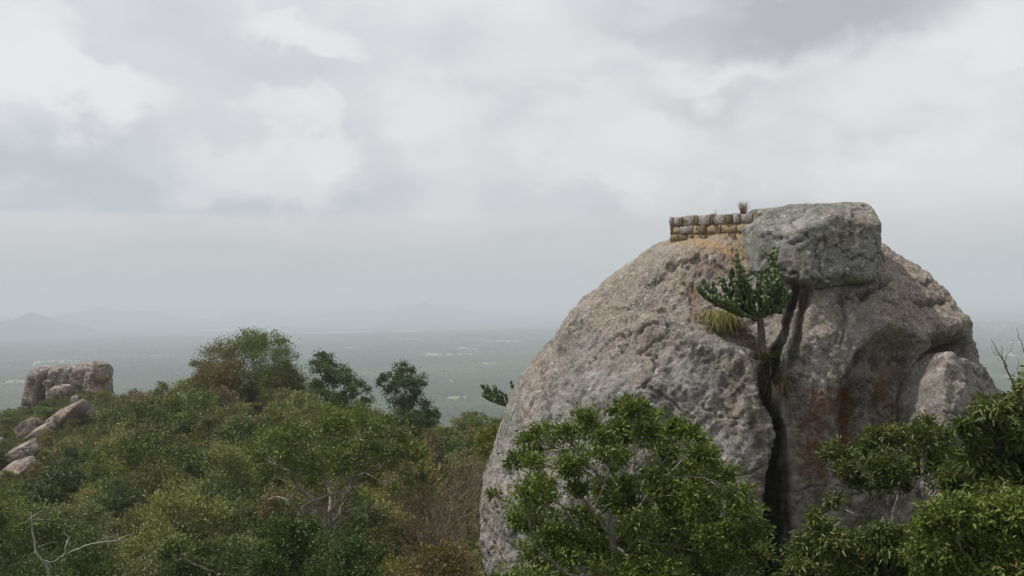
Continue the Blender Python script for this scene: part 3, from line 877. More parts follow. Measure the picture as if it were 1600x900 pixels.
# ------------------------------------------------------------------ rubble wall beside the boulder: each stone by itself
def build_wall():
    mats = {'g': rock_mat('wall_stone_grey', (0.29, 0.285, 0.265), (0.34, 0.31, 0.27), (0.11, 0.11, 0.10), k=4.0, moss=0.1),
            'o': rock_mat('wall_stone_ochre', (0.33, 0.25, 0.145), (0.42, 0.315, 0.185), (0.17, 0.125, 0.075), (0.50, 0.44, 0.35), k=4.0, moss=0.0),
            'b': rock_mat('wall_stone_brown', (0.165, 0.125, 0.078), (0.215, 0.16, 0.098), (0.08, 0.06, 0.04), (0.3, 0.26, 0.2), k=4.0, moss=0.0)}
    mort = rock_mat('wall_mortar', (0.16, 0.12, 0.075), (0.22, 0.16, 0.095), (0.08, 0.062, 0.045), (0.2, 0.17, 0.13), k=4.0, moss=0.0)
    A = P(1046.5, 372, 38.55); B = P(1192, 384, 36.35)
    ztop = float(P(1046, 339, 38.55)[2]) * 0.5 + 0.5 * float(P(1185, 333, 36.4)[2])
    ax = Vector((B[0] - A[0], B[1] - A[1], 0)); length = ax.length; ax.normalize()
    nrm = Vector((ax.y, -ax.x, 0))                       # towards the camera
    root = thing('stone_wall', 'low rubble stone wall with ochre mortar at the top of the dome', 'wall', (A[0], A[1], ztop - 1.15))
    o0 = Vector((A[0], A[1], 0))

    def u_of(zx):      # zoomed measuring pixel -> metres along the wall
        px = 1030 + zx / 8.889
        lo, hi = -0.3, length + 0.6
        for _ in range(40):
            mid = (lo + hi) / 2; p = o0 + ax * mid
            if proj(np.array([p.x, p.y, ztop]))[0] < px: lo = mid
            else: hi = mid
        return lo

    def z_of(zx, zy):
        u = u_of(zx); p = o0 + ax * u
        return float(P(1030 + zx / 8.889, 300 + zy / 8.889, p.y)[2])
    rs = np.random.RandomState(5)

    def stone(u0, u1, z0, z1, depth, mat, out=0.0, along=None, name='stone'):
        bm = bmesh.new(); bmesh.ops.create_cube(bm, size=1.0)
        bmesh.ops.subdivide_edges(bm, edges=bm.edges[:], cuts=1, use_grid_fill=True)
        for v in bm.verts:
            c = v.co
            r = [abs(c.x) > .4, abs(c.y) > .4, abs(c.z) > .4].count(True)
            k = {3: 0.965, 2: 0.99, 1: 1.0, 0: 1.0}[r]
            v.co = Vector((c.x * (u1 - u0) * k, c.y * depth * (k + 0.02), c.z * (z1 - z0) * k)) + Vector(rs.normal(size=3) * 0.016)
        bmesh.ops.bevel(bm, geom=[e for e in bm.edges if e.calc_face_angle(0) > 0.5], offset=0.014, segments=1, affect='EDGES')
        me = bpy.data.meshes.new(name); bm.to_mesh(me); bm.free(); me.materials.append(mat)
        for f in me.polygons: f.use_smooth = True
        o = link(name, me, parent=root)
        if along is None:
            c = o0 + ax * ((u0 + u1) / 2) + nrm * (out - depth / 2); rz = math.atan2(ax.y, ax.x)
        else:
            c = o0 - nrm * ((u0 + u1) / 2) + ax * (depth / 2 - out) ; rz = math.atan2(ax.y, ax.x) + math.pi / 2
        c.z = (z0 + z1) / 2
        o.location = c - root.location; o.rotation_euler.z = rz + rs.normal() * 0.02
        return o
    top = lambda zx: np.interp(zx, [120, 300, 530, 700, 900, 1120, 1400, 1900], [362, 345, 322, 308, 306, 300, 288, 285])
    for (a, b, m) in ((136, 192, 'g'), (204, 290, 'g'), (300, 322, 'b'), (330, 482, 'g'), (496, 536, 'b'), (546, 702, 'g'), (712, 760, 'b'), (772, 912, 'g'), (924, 1010, 'b'), (1020, 1120, 'g'), (1134, 1290, 'g'), (1304, 1410, 'b')):
        lo = np.interp((a + b) / 2, [130, 600, 1200, 1800], [472, 452, 432, 425])
        stone(u_of(a), u_of(b), z_of((a + b) / 2, lo), z_of((a + b) / 2, top((a + b) / 2) + rs.uniform(-8, 8)), 0.30, mats[m], 0.022 + rs.uniform(-.012, .012))
    for (a, b, m) in ((146, 182, 'b'), (192, 272, 'o'), (284, 462, 'g'), (480, 556, 'o'), (568, 642, 'b'), (656, 806, 'o'), (820, 850, 'b'), (862, 1056, 'o'), (1070, 1210, 'o'), (1225, 1380, 'b')):
        lo = np.interp((a + b) / 2, [130, 600, 1200, 1800], [580, 572, 556, 545]); hi = np.interp((a + b) / 2, [130, 600, 1200, 1800], [486, 466, 448, 440])
        stone(u_of(a), u_of(b), z_of((a + b) / 2, lo), z_of((a + b) / 2, hi), 0.30, mats[m], 0.018 + rs.uniform(-.012, .012))
    for (a, b, m) in ((160, 250, 'o'), (262, 380, 'b'), (396, 470, 'b'), (484, 560, 'o'), (574, 650, 'b'), (664, 960, 'o'), (974, 1050, 'b'), (1064, 1210, 'o'), (1225, 1400, 'b')):
        lo = np.interp((a + b) / 2, [130, 400, 700, 950, 1200, 1800], [660, 668, 692, 712, 735, 760]); hi = np.interp((a + b) / 2, [130, 600, 1200, 1800], [592, 600, 582, 575])
        stone(u_of(a), u_of(b), z_of((a + b) / 2, lo + 8), z_of((a + b) / 2, hi), 0.30, mats[m], 0.02 + rs.uniform(-.01, .01))
    # the end face: stones set in the return
    for (z0, z1, m) in ((ztop - 0.27, ztop - 0.03, 'g'), (ztop - 0.53, ztop - 0.30, 'b'), (ztop - 0.80, ztop - 0.56, 'o')):
        stone(0.33, 0.62, z0, z1, 0.30, mats[m], 0.03, along=True)
    # mortar core, 3 cm behind the stone faces
    bm = bmesh.new(); bmesh.ops.create_cube(bm, size=1.0)
    L2 = u_of(1415)
    for v in bm.verts:
        v.co = Vector((v.co.x * L2, v.co.y * 0.56, v.co.z * 1.25))
    bmesh.ops.subdivide_edges(bm, edges=bm.edges[:], cuts=6, use_grid_fill=True)
    for v in bm.verts:
        v.co += Vector(rs.normal(size=3) * 0.008)
    me = bpy.data.meshes.new('mortar'); bm.to_mesh(me); bm.free(); me.materials.append(mort)
    c = link('mortar', me, parent=root)
    pos = o0 + ax * (L2 / 2 + 0.02) - nrm * 0.29; pos.z = ztop - 0.03 - 0.625
    c.location = pos - root.location; c.rotation_euler.z = math.atan2(ax.y, ax.x)
    return o0, ax, nrm, ztop


W0, WAX, WN, WTOP = build_wall()


# ------------------------------------------------------------------ grass tufts
def tuft_mesh(name, n, h, spread, mat, seed, width=0.012, droop=0.35, lean=(0, 0)):
    rs = np.random.RandomState(seed)
    th = rs.uniform(0, 2 * np.pi, n); rad = spread * np.sqrt(rs.rand(n)) * 0.35
    b = np.stack([np.cos(th) * rad, np.sin(th) * rad, np.zeros(n) - 0.03], -1)
    out = np.stack([np.cos(th) + rs.normal(size=n) * .3 + lean[0], np.sin(th) + rs.normal(size=n) * .3 + lean[1], np.zeros(n)], -1) * (spread * rs.uniform(0.2, 1.0, n))[:, None]
    hh = h * rs.uniform(0.45, 1.0, n)
    up = np.array([[0, 0, 1.0]])
    s = np.cross(out + 1e-4, up); s /= np.linalg.norm(s, axis=1)[:, None] + 1e-9
    p1 = b + out * .3 + up * (hh * .55)[:, None]; p2 = b + out * .7 + up * (hh * .92)[:, None]; p3 = b + out * 1.1 + up * (hh * (1.0 - droop * rs.rand(n)))[:, None]
    w = width
    V = np.stack([b - s * w, b + s * w, p1 - s * w * .9, p1 + s * w * .9, p2 - s * w * .6, p2 + s * w * .6, p3], 1).reshape(-1, 3)
    f = np.array([[0, 1, 3], [0, 3, 2], [2, 3, 5], [2, 5, 4], [4, 5, 6]])
    return mesh_np(name, V, (np.arange(n)[:, None, None] * 7 + f).reshape(-1, 3), mat)


M_grass = leaf_mat('grass_yellow_green', (0.13, 0.13, 0.042), (0.38, 0.34, 0.15), 0.3, 0.6, 0.02)
M_grass_g = leaf_mat('grass_green', (0.075, 0.088, 0.028), (0.17, 0.165, 0.06), 0.3, 0.6, 0.02)
M_grass_r = leaf_mat('grass_dry_red', (0.17, 0.10, 0.065), (0.30, 0.20, 0.14), 0.3, 0.6, 0.02)
M_grass_d = leaf_mat('grass_dead', (0.035, 0.028, 0.018), (0.085, 0.065, 0.04), 0.2, 0.7, 0.02)
M_debris = plain_mat('leaf_litter', (0.15, 0.10, 0.055), (0.28, 0.20, 0.12), 0.95, 6.0, 0.03)


def tuft(px, py, n, h, spread, mat, seed, label, **kw):
    p = on_dome(px, py)
    o = link('grass_tuft', tuft_mesh('grass_tuft', n, h, spread, mat, seed, **kw), p)
    return tag(o, label, 'grass')


tuft(1132, 517, 900, 0.85, 0.62, M_grass, 1, 'round yellow green grass tuft at the foot of the candelabra cactus', width=0.015, droop=1.15)
tuft(1214, 612, 420, 0.55, 0.55, M_grass_d, 2, 'dead brown grass hanging in the cleft below the cactus', droop=2.6)
tuft(1232, 604, 200, 0.5, 0.45, M_grass_g, 3, 'greenish grass tuft on the right lip of the cleft', droop=1.4)
tuft(1198, 566, 200, 0.35, 0.4, M_grass_g, 4, 'small green weed at the base of the cactus trunk')
p = on_dome(1379, 410) + np.array([0, 0.3, 0.02])
tag(link('grass_tuft', tuft_mesh('grass_tuft', 90, 0.50, 0.36, M_grass, 6, width=0.009), p), 'thin grass tuft growing behind the right side of the boulder', 'grass')
for (zx, n, h, sp, sd, lb) in ((1130, 120, 0.50, 0.30, 7, 'reddish dry grass tuft growing on top of the stone wall'), (740, 8, 0.42, 0.06, 8, 'few thin dry stalks on top of the stone wall')):
    px = 1030 + zx / 8.889
    u = 0
    while proj(np.array([*(W0 + WAX * u)[:2], WTOP]))[0] < px: u += 0.01
    q = W0 + WAX * u - WN * 0.2
    tag(link('grass_tuft', tuft_mesh('grass_tuft', n, h, sp, M_grass_r, sd, width=0.005, droop=0.1), (q.x, q.y, WTOP + 0.0)), lb, 'grass')
# loose leaf litter on the ledge beside the tuft
rs = np.random.RandomState(21)
pts = []
for k in range(260):
    a = rs.rand()
    px = np.interp(a, [0, .45, 1], [1085, 1160, 1182]) + rs.normal() * 9; py = np.interp(a, [0, .45, 1], [495, 512, 548]) + rs.normal() * 5
    pts.append(on_dome(px, py) + [0, -0.02, 0.02])
pts = np.array(pts); dr = rs.normal(size=pts.shape); dr[:, 2] *= 0.3
me = leaf_mesh('leaf_litter', pts, dr, rs.uniform(.10, .22, len(pts)), rs.uniform(.05, .1, len(pts)), M_debris, rs)
link('leaf_litter', me, kind='stuff')


# ------------------------------------------------------------------ candelabra cactus: trunk and separate fleshy joints
def pad_mesh():
    V, Fc = [], []
    prof = [(0.0, 0.30), (0.12, 0.62), (0.35, 0.95), (0.62, 1.0), (0.85, 0.72), (0.97, 0.35)]
    k = 9
    for (t, r) in prof:
        for i in range(k):
            a = 2 * math.pi * i / k
            rr = r * (0.24 + 0.10 * math.cos(3 * a))
            V.append((rr * math.cos(a), rr * math.sin(a), t))
    for j in range(len(prof) - 1):
        for i in range(k):
            Fc.append((j * k + i, j * k + (i + 1) % k, (j + 1) * k + (i + 1) % k, (j + 1) * k + i))
    me = bpy.data.meshes.new('pad')
    me.from_pydata(V + [(0, 0, 1.02)], [], Fc + [((len(prof) - 1) * k + i, (len(prof) - 1) * k + (i + 1) % k, len(V)) for i in range(k)])
    for f in me.polygons: f.use_smooth = True
    m, g = new_mat('cactus_skin')
    o = g.n('ShaderNodeTexCoord').outputs['Object']
    n = g.noise(o, 3.0, 4, 0.6); rnd = g.n('ShaderNodeObjectInfo').outputs['Random']
    c = g.mix(rnd, (0.035, 0.062, 0.022), (0.095, 0.125, 0.045)); c = g.mix(g.step(n, 0.55, 0.7), c, (0.15, 0.16, 0.075))
    finish(g, g.n('ShaderNodeBsdfPrincipled', {'Base Color': c, 'Roughness': 0.5, 'Specular IOR Level': 0.4}).outputs[0])
    me.materials.append(m)
    return me


PAD = pad_mesh()


def cactus(base, trunk_top, arms, label, seed, seg=0.24):
    """arms: list of target points (world) that each arm reaches"""
    rs = np.random.RandomState(seed)
    root = thing('candelabra_cactus', label, 'cactus', base)
    T = Tubes(); base = np.array(base); trunk_top = np.array(trunk_top)
    mid = (base + trunk_top) / 2 + rs.normal(size=3) * 0.04
    T.add(bez(base - base - [0, 0, .15], mid - base, trunk_top - base, 7), np.linspace(0.17, 0.10, 7), 8)

    def pad(p, d, L, wd):
        o = link('pad', PAD, p - base, root)
        o.rotation_euler = Vector(d).to_track_quat('Z', 'Y').to_euler()
        o.rotation_euler.rotate_axis('Z', rs.uniform(0, 6.28))
        o.scale = (L * wd, L * wd, L)
    arms = list(arms) + [np.array(a) + rs.normal(size=3) * [0.16, 0.3, 0.14] for a in arms[::2]]
    for k, tgt in enumerate(arms):
        tgt = np.array(tgt)
        start = trunk_top + (base - trunk_top) * rs.uniform(0, 0.12)
        mid = (start + tgt) / 2; mid[2] = start[2] + 0.30 * (tgt[2] - start[2]); mid[:2] = start[:2] + (tgt[:2] - start[:2]) * 0.75
        n = max(3, int(np.linalg.norm(tgt - start) / (seg * 0.72)) + 2)
        path = bez(start, mid, tgt, n)
        T.add(path[: max(3, n // 2)] - base, np.linspace(0.05, 0.025, max(3, n // 2)), 6)
        for i in range(n - 1):
            d = path[i + 1] - path[i]; L = np.linalg.norm(d)
            pad(path[i], d / L, L * 1.18, rs.uniform(1.0, 1.25))
            if i >= n // 3:
                for s in range(1 if rs.rand() < 0.3 else 2):
                    dd = d / L * 0.5 + rs.normal(size=3) * 0.5 + np.array([0, 0, 0.75]); dd /= np.linalg.norm(dd)
                    L2 = seg * rs.uniform(0.7, 1.05)
                    pad(path[i + 1] - d * 0.2, dd, L2, rs.uniform(1.0, 1.25))
                    if rs.rand() < 0.45:
                        d3 = dd * .6 + rs.normal(size=3) * .35 + np.array([0, 0, .6]); d3 /= np.linalg.norm(d3)
                        pad(path[i + 1] - d * .2 + dd * L2 * .85, d3, L2 * .85, 1.15)
    link('trunk', T.mesh('trunk', M_bark_d), parent=root)
    return root


cb = on_dome(1188, 556); cy = cb[1] - 0.05
cactus(cb, P(1187, 492, cy), [P(x, y, cy + dy) for (x, y, dy) in (
    (1106, 452, -.2), (1112, 466, -.4), (1128, 442, .1), (1140, 428, -.3), (1152, 418, -.1), (1160, 422, .2), (1150, 450, -.5), (1166, 440, -.4), (1172, 456, .1), (1186, 438, -.5), (1196, 428, -.2),
    (1204, 400, -.3), (1212, 396, 0), (1218, 418, -.5), (1206, 446, -.6), (1222, 448, -.2), (1232, 462, -.4), (1228, 478, -.1), (1136, 474, -.5), (1200, 470, -.7))],
    'dark green candelabra cactus tree rooted in the cleft under the boulder', 3)
eb = np.array(P(812, 655, 41.0))
cactus(eb + [0, 0, -0.8], P(800, 632, 41.0), [P(x, y, 41 + dy) for (x, y, dy) in (
    (754, 606, 0), (757, 620, -.3), (766, 612, .3), (772, 606, -.2), (780, 616, .2), (790, 620, -.3), (802, 606, .2), (770, 626, .3), (812, 612, -.2))],
    'small candelabra cactus jutting out past the left edge of the dome', 4, 0.19)


# ------------------------------------------------------------------ trees
def grow(clumps, base, fork, rs, trunk_r, leaf_n, leaf_L, leaf_W, bark, leaf, hexa=False, droop=0.0, sub_n=9, twig=True, limb_k=1.0, spread=0.46):
    """clumps (n,4) x y z r in local metres; returns wood mesh, leaf mesh"""
    clumps = np.asarray(clumps, float); base = np.asarray(base, float); fork = np.asarray(fork, float)
    T = Tubes()
    mid = (base + fork) / 2 + rs.normal(size=3) * 0.06 * np.linalg.norm(fork - base)
    tr = bez(base, mid, fork, 8)
    T.add(tr, np.linspace(trunk_r, trunk_r * 0.62, 8), 7)
    pos, dirs, tints = [], [], []
    wgt = clumps[:, 3] ** 2; wgt = wgt / wgt.sum()
    # main limbs: gather the clumps into a few boughs
    K = int(np.clip(len(clumps) // 5, 2, 8))
    ctr = clumps[rs.choice(len(clumps), K, replace=False), :3].copy()
    for _ in range(6):
        own = np.argmin(((clumps[:, None, :3] - ctr[None]) ** 2).sum(-1), 1)
        for q in range(K):
            if (own == q).any():
                ctr[q] = clumps[own == q, :3].mean(0)
    boughs = []
    for q in range(K):
        st = tr[rs.randint(5, 8)]; e = st + (ctr[q] - st) * 0.8
        m = (st + e) / 2 + rs.normal(size=3) * 0.13 * np.linalg.norm(e - st)
        b_ = bez(st, m, e, 10); b_[1:-1] += rs.normal(size=(8, 3)) * 0.015 * np.linalg.norm(e - st)
        T.add(b_, np.linspace(trunk_r * 0.5, trunk_r * 0.2, 10) * limb_k, 6)
        boughs.append(b_)
    for (cx, cy, cz, r), w, q in zip(clumps, wgt, own):
        c = np.array([cx, cy, cz])
        st = boughs[q][rs.randint(5, 10)]
        m = st + (c - st) * 0.5 + rs.normal(size=3) * 0.2 * np.linalg.norm(c - st)
        path = bez(st, m, c, 7)
        T.add(path, np.linspace(trunk_r * 0.2, trunk_r * 0.06, 7) * limb_k, 5)
        # sub sprays on a shell, fuller above
        k = max(4, int(sub_n))
        s = rs.normal(size=(k, 3)); s[:, 2] = s[:, 2] * 0.8 + 0.28
        s /= np.linalg.norm(s, axis=1)[:, None]
        rad = r * rs.uniform(0.35, 1.0, k) * np.where(rs.rand(k) < 0.18, 1.35, 1.0)
        tips = c + s * rad[:, None] * [1, 1, 0.85]
        if twig:
            for t_ in tips:
                T.add(bez(path[rs.randint(3, 7)], (c + t_) / 2 + rs.normal(size=3) * r * .1, t_, 5), np.linspace(trunk_r * .085, trunk_r * .028, 5) * limb_k, 4)
        share = rs.uniform(0.15, 1.0, k) ** 1.3; n = max(8, int(leaf_n * w * rs.uniform(0.7, 1.2))); which = rs.choice(k, n, p=share / share.sum())
        tight = (rs.uniform(0.45, 1.15, k))[which][:, None]
        off = rs.normal(size=(n, 3)) * (r * spread * 0.66) * tight * [1, 1, 0.75]
        pos.append(tips[which] + off)
        d = off / (r * spread) * 0.5 + s[which] * 0.5 + rs.normal(size=(n, 3)) * 0.8
        d[:, 2] += 0.15 - droop * 1.6
        dirs.append(d)
        tints.append(np.clip(rs.rand() * 0.6 + rs.uniform(-0.1, 0.5, k)[which], 0, 1))
    pos = np.concatenate(pos); dirs = np.concatenate(dirs); n = len(pos)
    Ls = leaf_L * rs.uniform(0.45, 1.4, n); Ws = leaf_W * rs.uniform(0.75, 1.2, n)
    lm = leaf_mesh('crown', pos, dirs, Ls, Ws, leaf, rs, hexa=hexa)
    at = lm.attributes.new('tint', 'FLOAT', 'POINT')
    at.data.foreach_set('value', np.repeat(np.concatenate(tints), 6 if hexa else 4).astype(np.float32))
    return T.mesh('trunk', bark), lm


def plant(name, label, cat, root, wood, leaves, group=None, shade=0.547):
    o = thing(name, label, cat, root, group)
    link('trunk', wood, parent=o)
    link('crown', leaves, parent=o, kind='stuff')['shade'] = shade
    return o


def pixel_tree(name, label, cat, d, base_px, fork, cl, seed, trunk_r, leaf_n, leaf_L, leaf_W, leafmat, depth=0.55, bark=None, base_z=None, group=None, fill=0, **kw):
    """a tree whose clumps are read off the photo; depth comes from where its foot stands"""
    rs = np.random.RandomState(seed)
    cl = np.array(cl, float)
    width = (cl[:, 0].max() - cl[:, 0].min() + 60) / F * d
    C = []
    for (px, py, r) in cl:
        dd = d + rs.uniform(-depth, depth * 1.2) * width * 0.5
        C.append([*P(px, py, dd), r / F * dd])
    for k in range(fill):               # the far side of the crown
        px, py, r = cl[rs.randint(len(cl))]
        cx = cl[:, 0].mean(); dd = d + width * rs.uniform(0.25, 0.55)
        q = P(cx + (px - cx) * 0.7, py + 14, dd)
        C.append([*q, r / F * dd])
    C = np.array(C)
    b = P(base_px, 600, d); bz = float(ground(b[0], b[1])) if base_z is None else base_z
    root = np.array([b[0], b[1], bz])
    f = P(fork[0], fork[1], d)
    C[:, :3] -= root
    wood, lv = grow(C, (0, 0, -0.2), f - root, rs, trunk_r, leaf_n, leaf_L, leaf_W, bark or M_bark, M_leaf[leafmat], **kw)
    return plant(name, label, cat, root, wood, lv, group)


# --- in front of the dome
central = [(840, 688, 26), (808, 718, 16), (827, 777, 32), (817, 812, 24), (850, 760, 22), (770, 772, 8), (835, 725, 20), (923, 668, 28), (885, 688, 26), (900, 725, 28), (945, 690, 24),
           (973, 640, 18), (995, 648, 22), (1023, 652, 15), (975, 668, 24), (1010, 680, 24), (1057, 680, 26), (1085, 688, 20), (1033, 705, 24), (1107, 717, 26), (1073, 750, 32), (1123, 752, 28), (1152, 773, 24),
           (1023, 760, 28), (957, 720, 24), (940, 760, 22), (873, 835, 34), (840, 862, 28), (907, 808, 20), (1007, 800, 34), (1057, 817, 36), (1107, 807, 32), (1157, 817, 32), (1190, 830, 14),
           (1188, 867, 24), (1140, 867, 36), (1057, 867, 40), (990, 850, 34), (927, 867, 32), (870, 890, 36), (960, 905, 40), (1030, 915, 40), (1110, 915, 40), (1175, 910, 30), (800, 905, 24), (835, 915, 30),
           (965, 790, 26), (1000, 828, 30), (925, 838, 28), (895, 862, 30), (1045, 785, 30), (960, 872, 36), (1085, 785, 28), (905, 770, 18), (985, 760, 24), (1020, 880, 36), (1090, 845, 34)]
pixel_tree('broadleaf_tree', 'bushy green tree with pale forked trunk in front of the split dome', 'tree', 24.0, 952, (950, 800), central, 101, 0.14, 64000, 0.115, 0.047, 'bright',
           hexa=True, sub_n=13, limb_k=0.65, fill=5, spread=0.50)
r1 = [(1377, 684, 24), (1414, 688, 26), (1445, 680, 24), (1471, 690, 20), (1312, 712, 20), (1350, 706, 22), (1392, 730, 28), (1430, 726, 26), (1464, 720, 26), (1490, 712, 20), (1339, 756, 18), (1301, 780, 14), (1384, 758, 16), (1320, 735, 14),
      (1410, 760, 14), (1475, 750, 18)]
pixel_tree('slender_tree', 'thin olive tree with crooked pale branches below the rust stained wall of the dome', 'tree', 23.0, 1426, (1427, 808), r1, 102, 0.085, 11500, 0.115, 0.042, 'droop', sub_n=12, hexa=True, limb_k=0.9, spread=0.6)
r2 = [(1528, 648, 17), (1513, 663, 14), (1550, 634, 19), (1577, 634, 19), (1598, 645, 24), (1565, 660, 22), (1531, 683, 18), (1584, 683, 24), (1520, 694, 13), (1610, 690, 30), (1547, 730, 32), (1509, 752, 30), (1584, 740, 32), (1620, 740, 40), (1640, 660, 40), (1560, 770, 30), (1600, 790, 30), (1660, 720, 40)]
pixel_tree('drooping_tree', 'dark tree with long drooping leaves at the right foot of the dome', 'tree', 18.0, 1600, (1590, 800), r2, 103, 0.12, 21000, 0.15, 0.042, 'droop', droop=0.55, sub_n=12, hexa=True, spread=0.6, limb_k=0.7)
r3 = [(1479, 797, 30), (1509, 804, 32), (1547, 811, 34), (1584, 804, 32), (1463, 827, 30), (1497, 842, 34), (1539, 857, 38), (1580, 857, 38), (1620, 830, 40), (1450, 870, 30), (1500, 890, 40), (1560, 905, 42), (1610, 895, 42)]
pixel_tree('leafy_shrub', 'fresh green leafy shrub below the drooping dark tree', 'shrub', 15.5, 1540, (1535, 900), r3, 104, 0.08, 23000, 0.080, 0.038, 'mid', sub_n=12, hexa=True, limb_k=0.6, spread=0.6)
r4 = [(1275, 806, 11), (1292, 825, 14), (1263, 857, 20), (1301, 848, 28), (1339, 856, 30), (1376, 842, 28), (1361, 872, 32), (1414, 856, 32), (1446, 864, 24), (1300, 882, 32), (1247, 885, 18), (1340, 900, 34), (1400, 900, 36), (1440, 905, 34), (1270, 915, 34), (1230, 925, 24)]
pixel_tree('drooping_shrub', 'yellowish green shrub with hanging leaves beside the dark slot of the cleft', 'shrub', 20.0, 1350, (1350, 915), r4, 105, 0.07, 21000, 0.125, 0.040, 'droop', droop=0.5, sub_n=12, hexa=True, limb_k=0.8, spread=0.6)
pixel_tree('leafy_shrub', 'tiny yellow tipped bush on top of the fresh green shrub', 'shrub', 15.6, 1556, (1556, 806), [(1548, 788, 9), (1560, 784, 10), (1570, 790, 8)], 106, 0.02, 420, 0.075, 0.034, 'yellow', sub_n=6, hexa=True)


q = on_dome(1204, 566)
pixel_tree('cleft_shrub', 'small scruffy green shrub growing in the cleft under the cactus', 'shrub', float(q[1]) - 0.25, 1204, (1204, 560), [(1195, 548, 9), (1208, 545, 10), (1222, 546, 10), (1230, 552, 7), (1213, 556, 10), (1200, 560, 8)], 107, 0.03, 1500, 0.085, 0.035, 'mid', base_z=float(q[2]) - 0.1, depth=0.3, sub_n=8)


def branch_plant(name, label, cat, d, lines, mat, leaf_pts=None, base_px=None):
    """bare branches: lines of (px, py, radius m) with the first line the trunk"""
    b = P(lines[0][0][0], lines[0][0][1], d); bz = float(ground(b[0], b[1])); root = np.array([b[0], b[1], min(bz, b[2] - 0.1)])
    o = thing(name, label, cat, root)
    rs = np.random.RandomState(int(lines[0][0][0]) + 3)
    for k, ln in enumerate(lines):
        T = Tubes()
        off = rs.uniform(-0.25, 0.25, len(ln)) if k else np.zeros(len(ln))
        off[0] = 0
        p = np.array([P(x, y, d + q * 0.8) for (x, y, r), q in zip(ln, off)]) - root; r = [q[2] for q in ln]
        if k == 0:
            p = np.concatenate([[[0, 0, -0.2]], p]); r = [r[0] * 1.15] + r
        # smooth polyline
        t = np.linspace(0, len(p) - 1, len(p) * 4 - 3)
        q = np.stack([np.interp(t, np.arange(len(p)), p[:, i]) for i in range(3)], -1)
        q[1:-1] = (q[:-2] + 2 * q[1:-1] + q[2:]) / 4
        q[1:-1] += rs.normal(size=q[1:-1].shape) * 0.012
        T.add(q, np.interp(t, np.arange(len(p)), r), 6)
        link('trunk' if k == 0 else 'branch', T.mesh('branch', mat), parent=o)
    if leaf_pts:
        pp = np.concatenate([np.array(P(x, y, d)) - root + rs.normal(size=(n, 3)) * s for (x, y, n, s) in leaf_pts])
        n = len(pp)
        link('leaves', leaf_mesh('leaves', pp, rs.normal(size=(n, 3)) - [0, 0, .8], rs.uniform(.09, .15, n), rs.uniform(.03, .05, n), M_leaf['yellow'], rs, hexa=True), parent=o, kind='stuff')
    return o


branch_plant('bare_sapling', 'bare sapling with a few yellow leaves rising beside the right edge of the dome', 'sapling', 17.5,
             [[(1612, 660, .022), (1592, 618, .017), (1572, 574, .012), (1556, 545, .007), (1548, 530, .003)], [(1572, 574, .009), (1566, 556, .005), (1564, 540, .003)], [(1568, 568, .007), (1577, 552, .004), (1584, 530, .002)],
              [(1560, 556, .005), (1553, 550, .003), (1549, 538, .002)], [(1612, 655, .016), (1596, 630, .012), (1590, 590, .006), (1591, 562, .003)], [(1620, 600, .012), (1604, 560, .008), (1592, 525, .005), (1588, 512, .002)],
              [(1576, 582, .006), (1570, 566, .003), (1558, 560, .002)]], M_bark_d, [(1592, 600, 26, 0.055), (1598, 588, 22, 0.06), (1590, 612, 16, 0.05)])

# --- left slope: trees one can single out
round_ = [(402, 712, 26), (425, 690, 30), (470, 676, 32), (520, 664, 32), (568, 656, 30), (612, 668, 30), (640, 705, 28), (655, 742, 20), (600, 712, 32), (552, 706, 34), (500, 716, 34), (452, 730, 28), (625, 765, 22), (575, 738, 22), (420, 745, 20), (530, 740, 20), (480, 752, 16)]
pixel_tree('spreading_tree', 'wide spreading green tree with twisted bare limbs under its crown', 'tree', 44.0, 520, (515, 800), round_, 111, 0.17, 28000, 0.135, 0.060, 'mid', sub_n=11, limb_k=1.0, fill=5, bark=M_bark)
pixel_tree('ridge_tree', 'tall brownish tree on the ridge beside the taller green one', 'tree', 113.0, 345, (345, 620), [(322, 572, 19), (335, 556, 20), (352, 545, 20), (345, 575, 25), (365, 565, 22), (330, 595, 22), (360, 595, 25), (315, 595, 15), (350, 615, 25)], 112, 0.2, 22000, 0.22, 0.10, 'brown', sub_n=12, fill=5, spread=0.55)
pixel_tree('ridge_tree', 'tallest green tree with a rounded airy crown on the ridge', 'tree', 112.0, 412, (410, 615), [(372, 538, 15), (385, 530, 16), (402, 526, 15), (420, 530, 18), (436, 540, 16), (450, 555, 15), (400, 550, 25), (425, 558, 25), (444, 578, 19), (395, 580, 25), (425, 590, 28), (380, 600, 20), (448, 600, 18), (405, 615, 25), (435, 620, 22), (465, 595, 18), (475, 610, 18), (460, 625, 20)], 113, 0.2, 30000, 0.20, 0.09, 'mid', sub_n=12, fill=6, spread=0.55, limb_k=0.6)
pixel_tree('ridge_tree', 'dark green pointed tree on the right shoulder of the ridge', 'tree', 108.0, 525, (520, 620), [(500, 556, 10), (512, 562, 12), (492, 568, 10), (505, 580, 16), (528, 578, 13), (545, 592, 13), (560, 600, 12), (520, 600, 18), (498, 602, 14), (548, 615, 14), (572, 610, 9), (575, 628, 10), (535, 628, 16), (560, 640, 16), (500, 625, 18), (520, 645, 18)], 114, 0.18, 15000, 0.22, 0.11, 'dark', sub_n=10, fill=3, bark=M_bark_d)
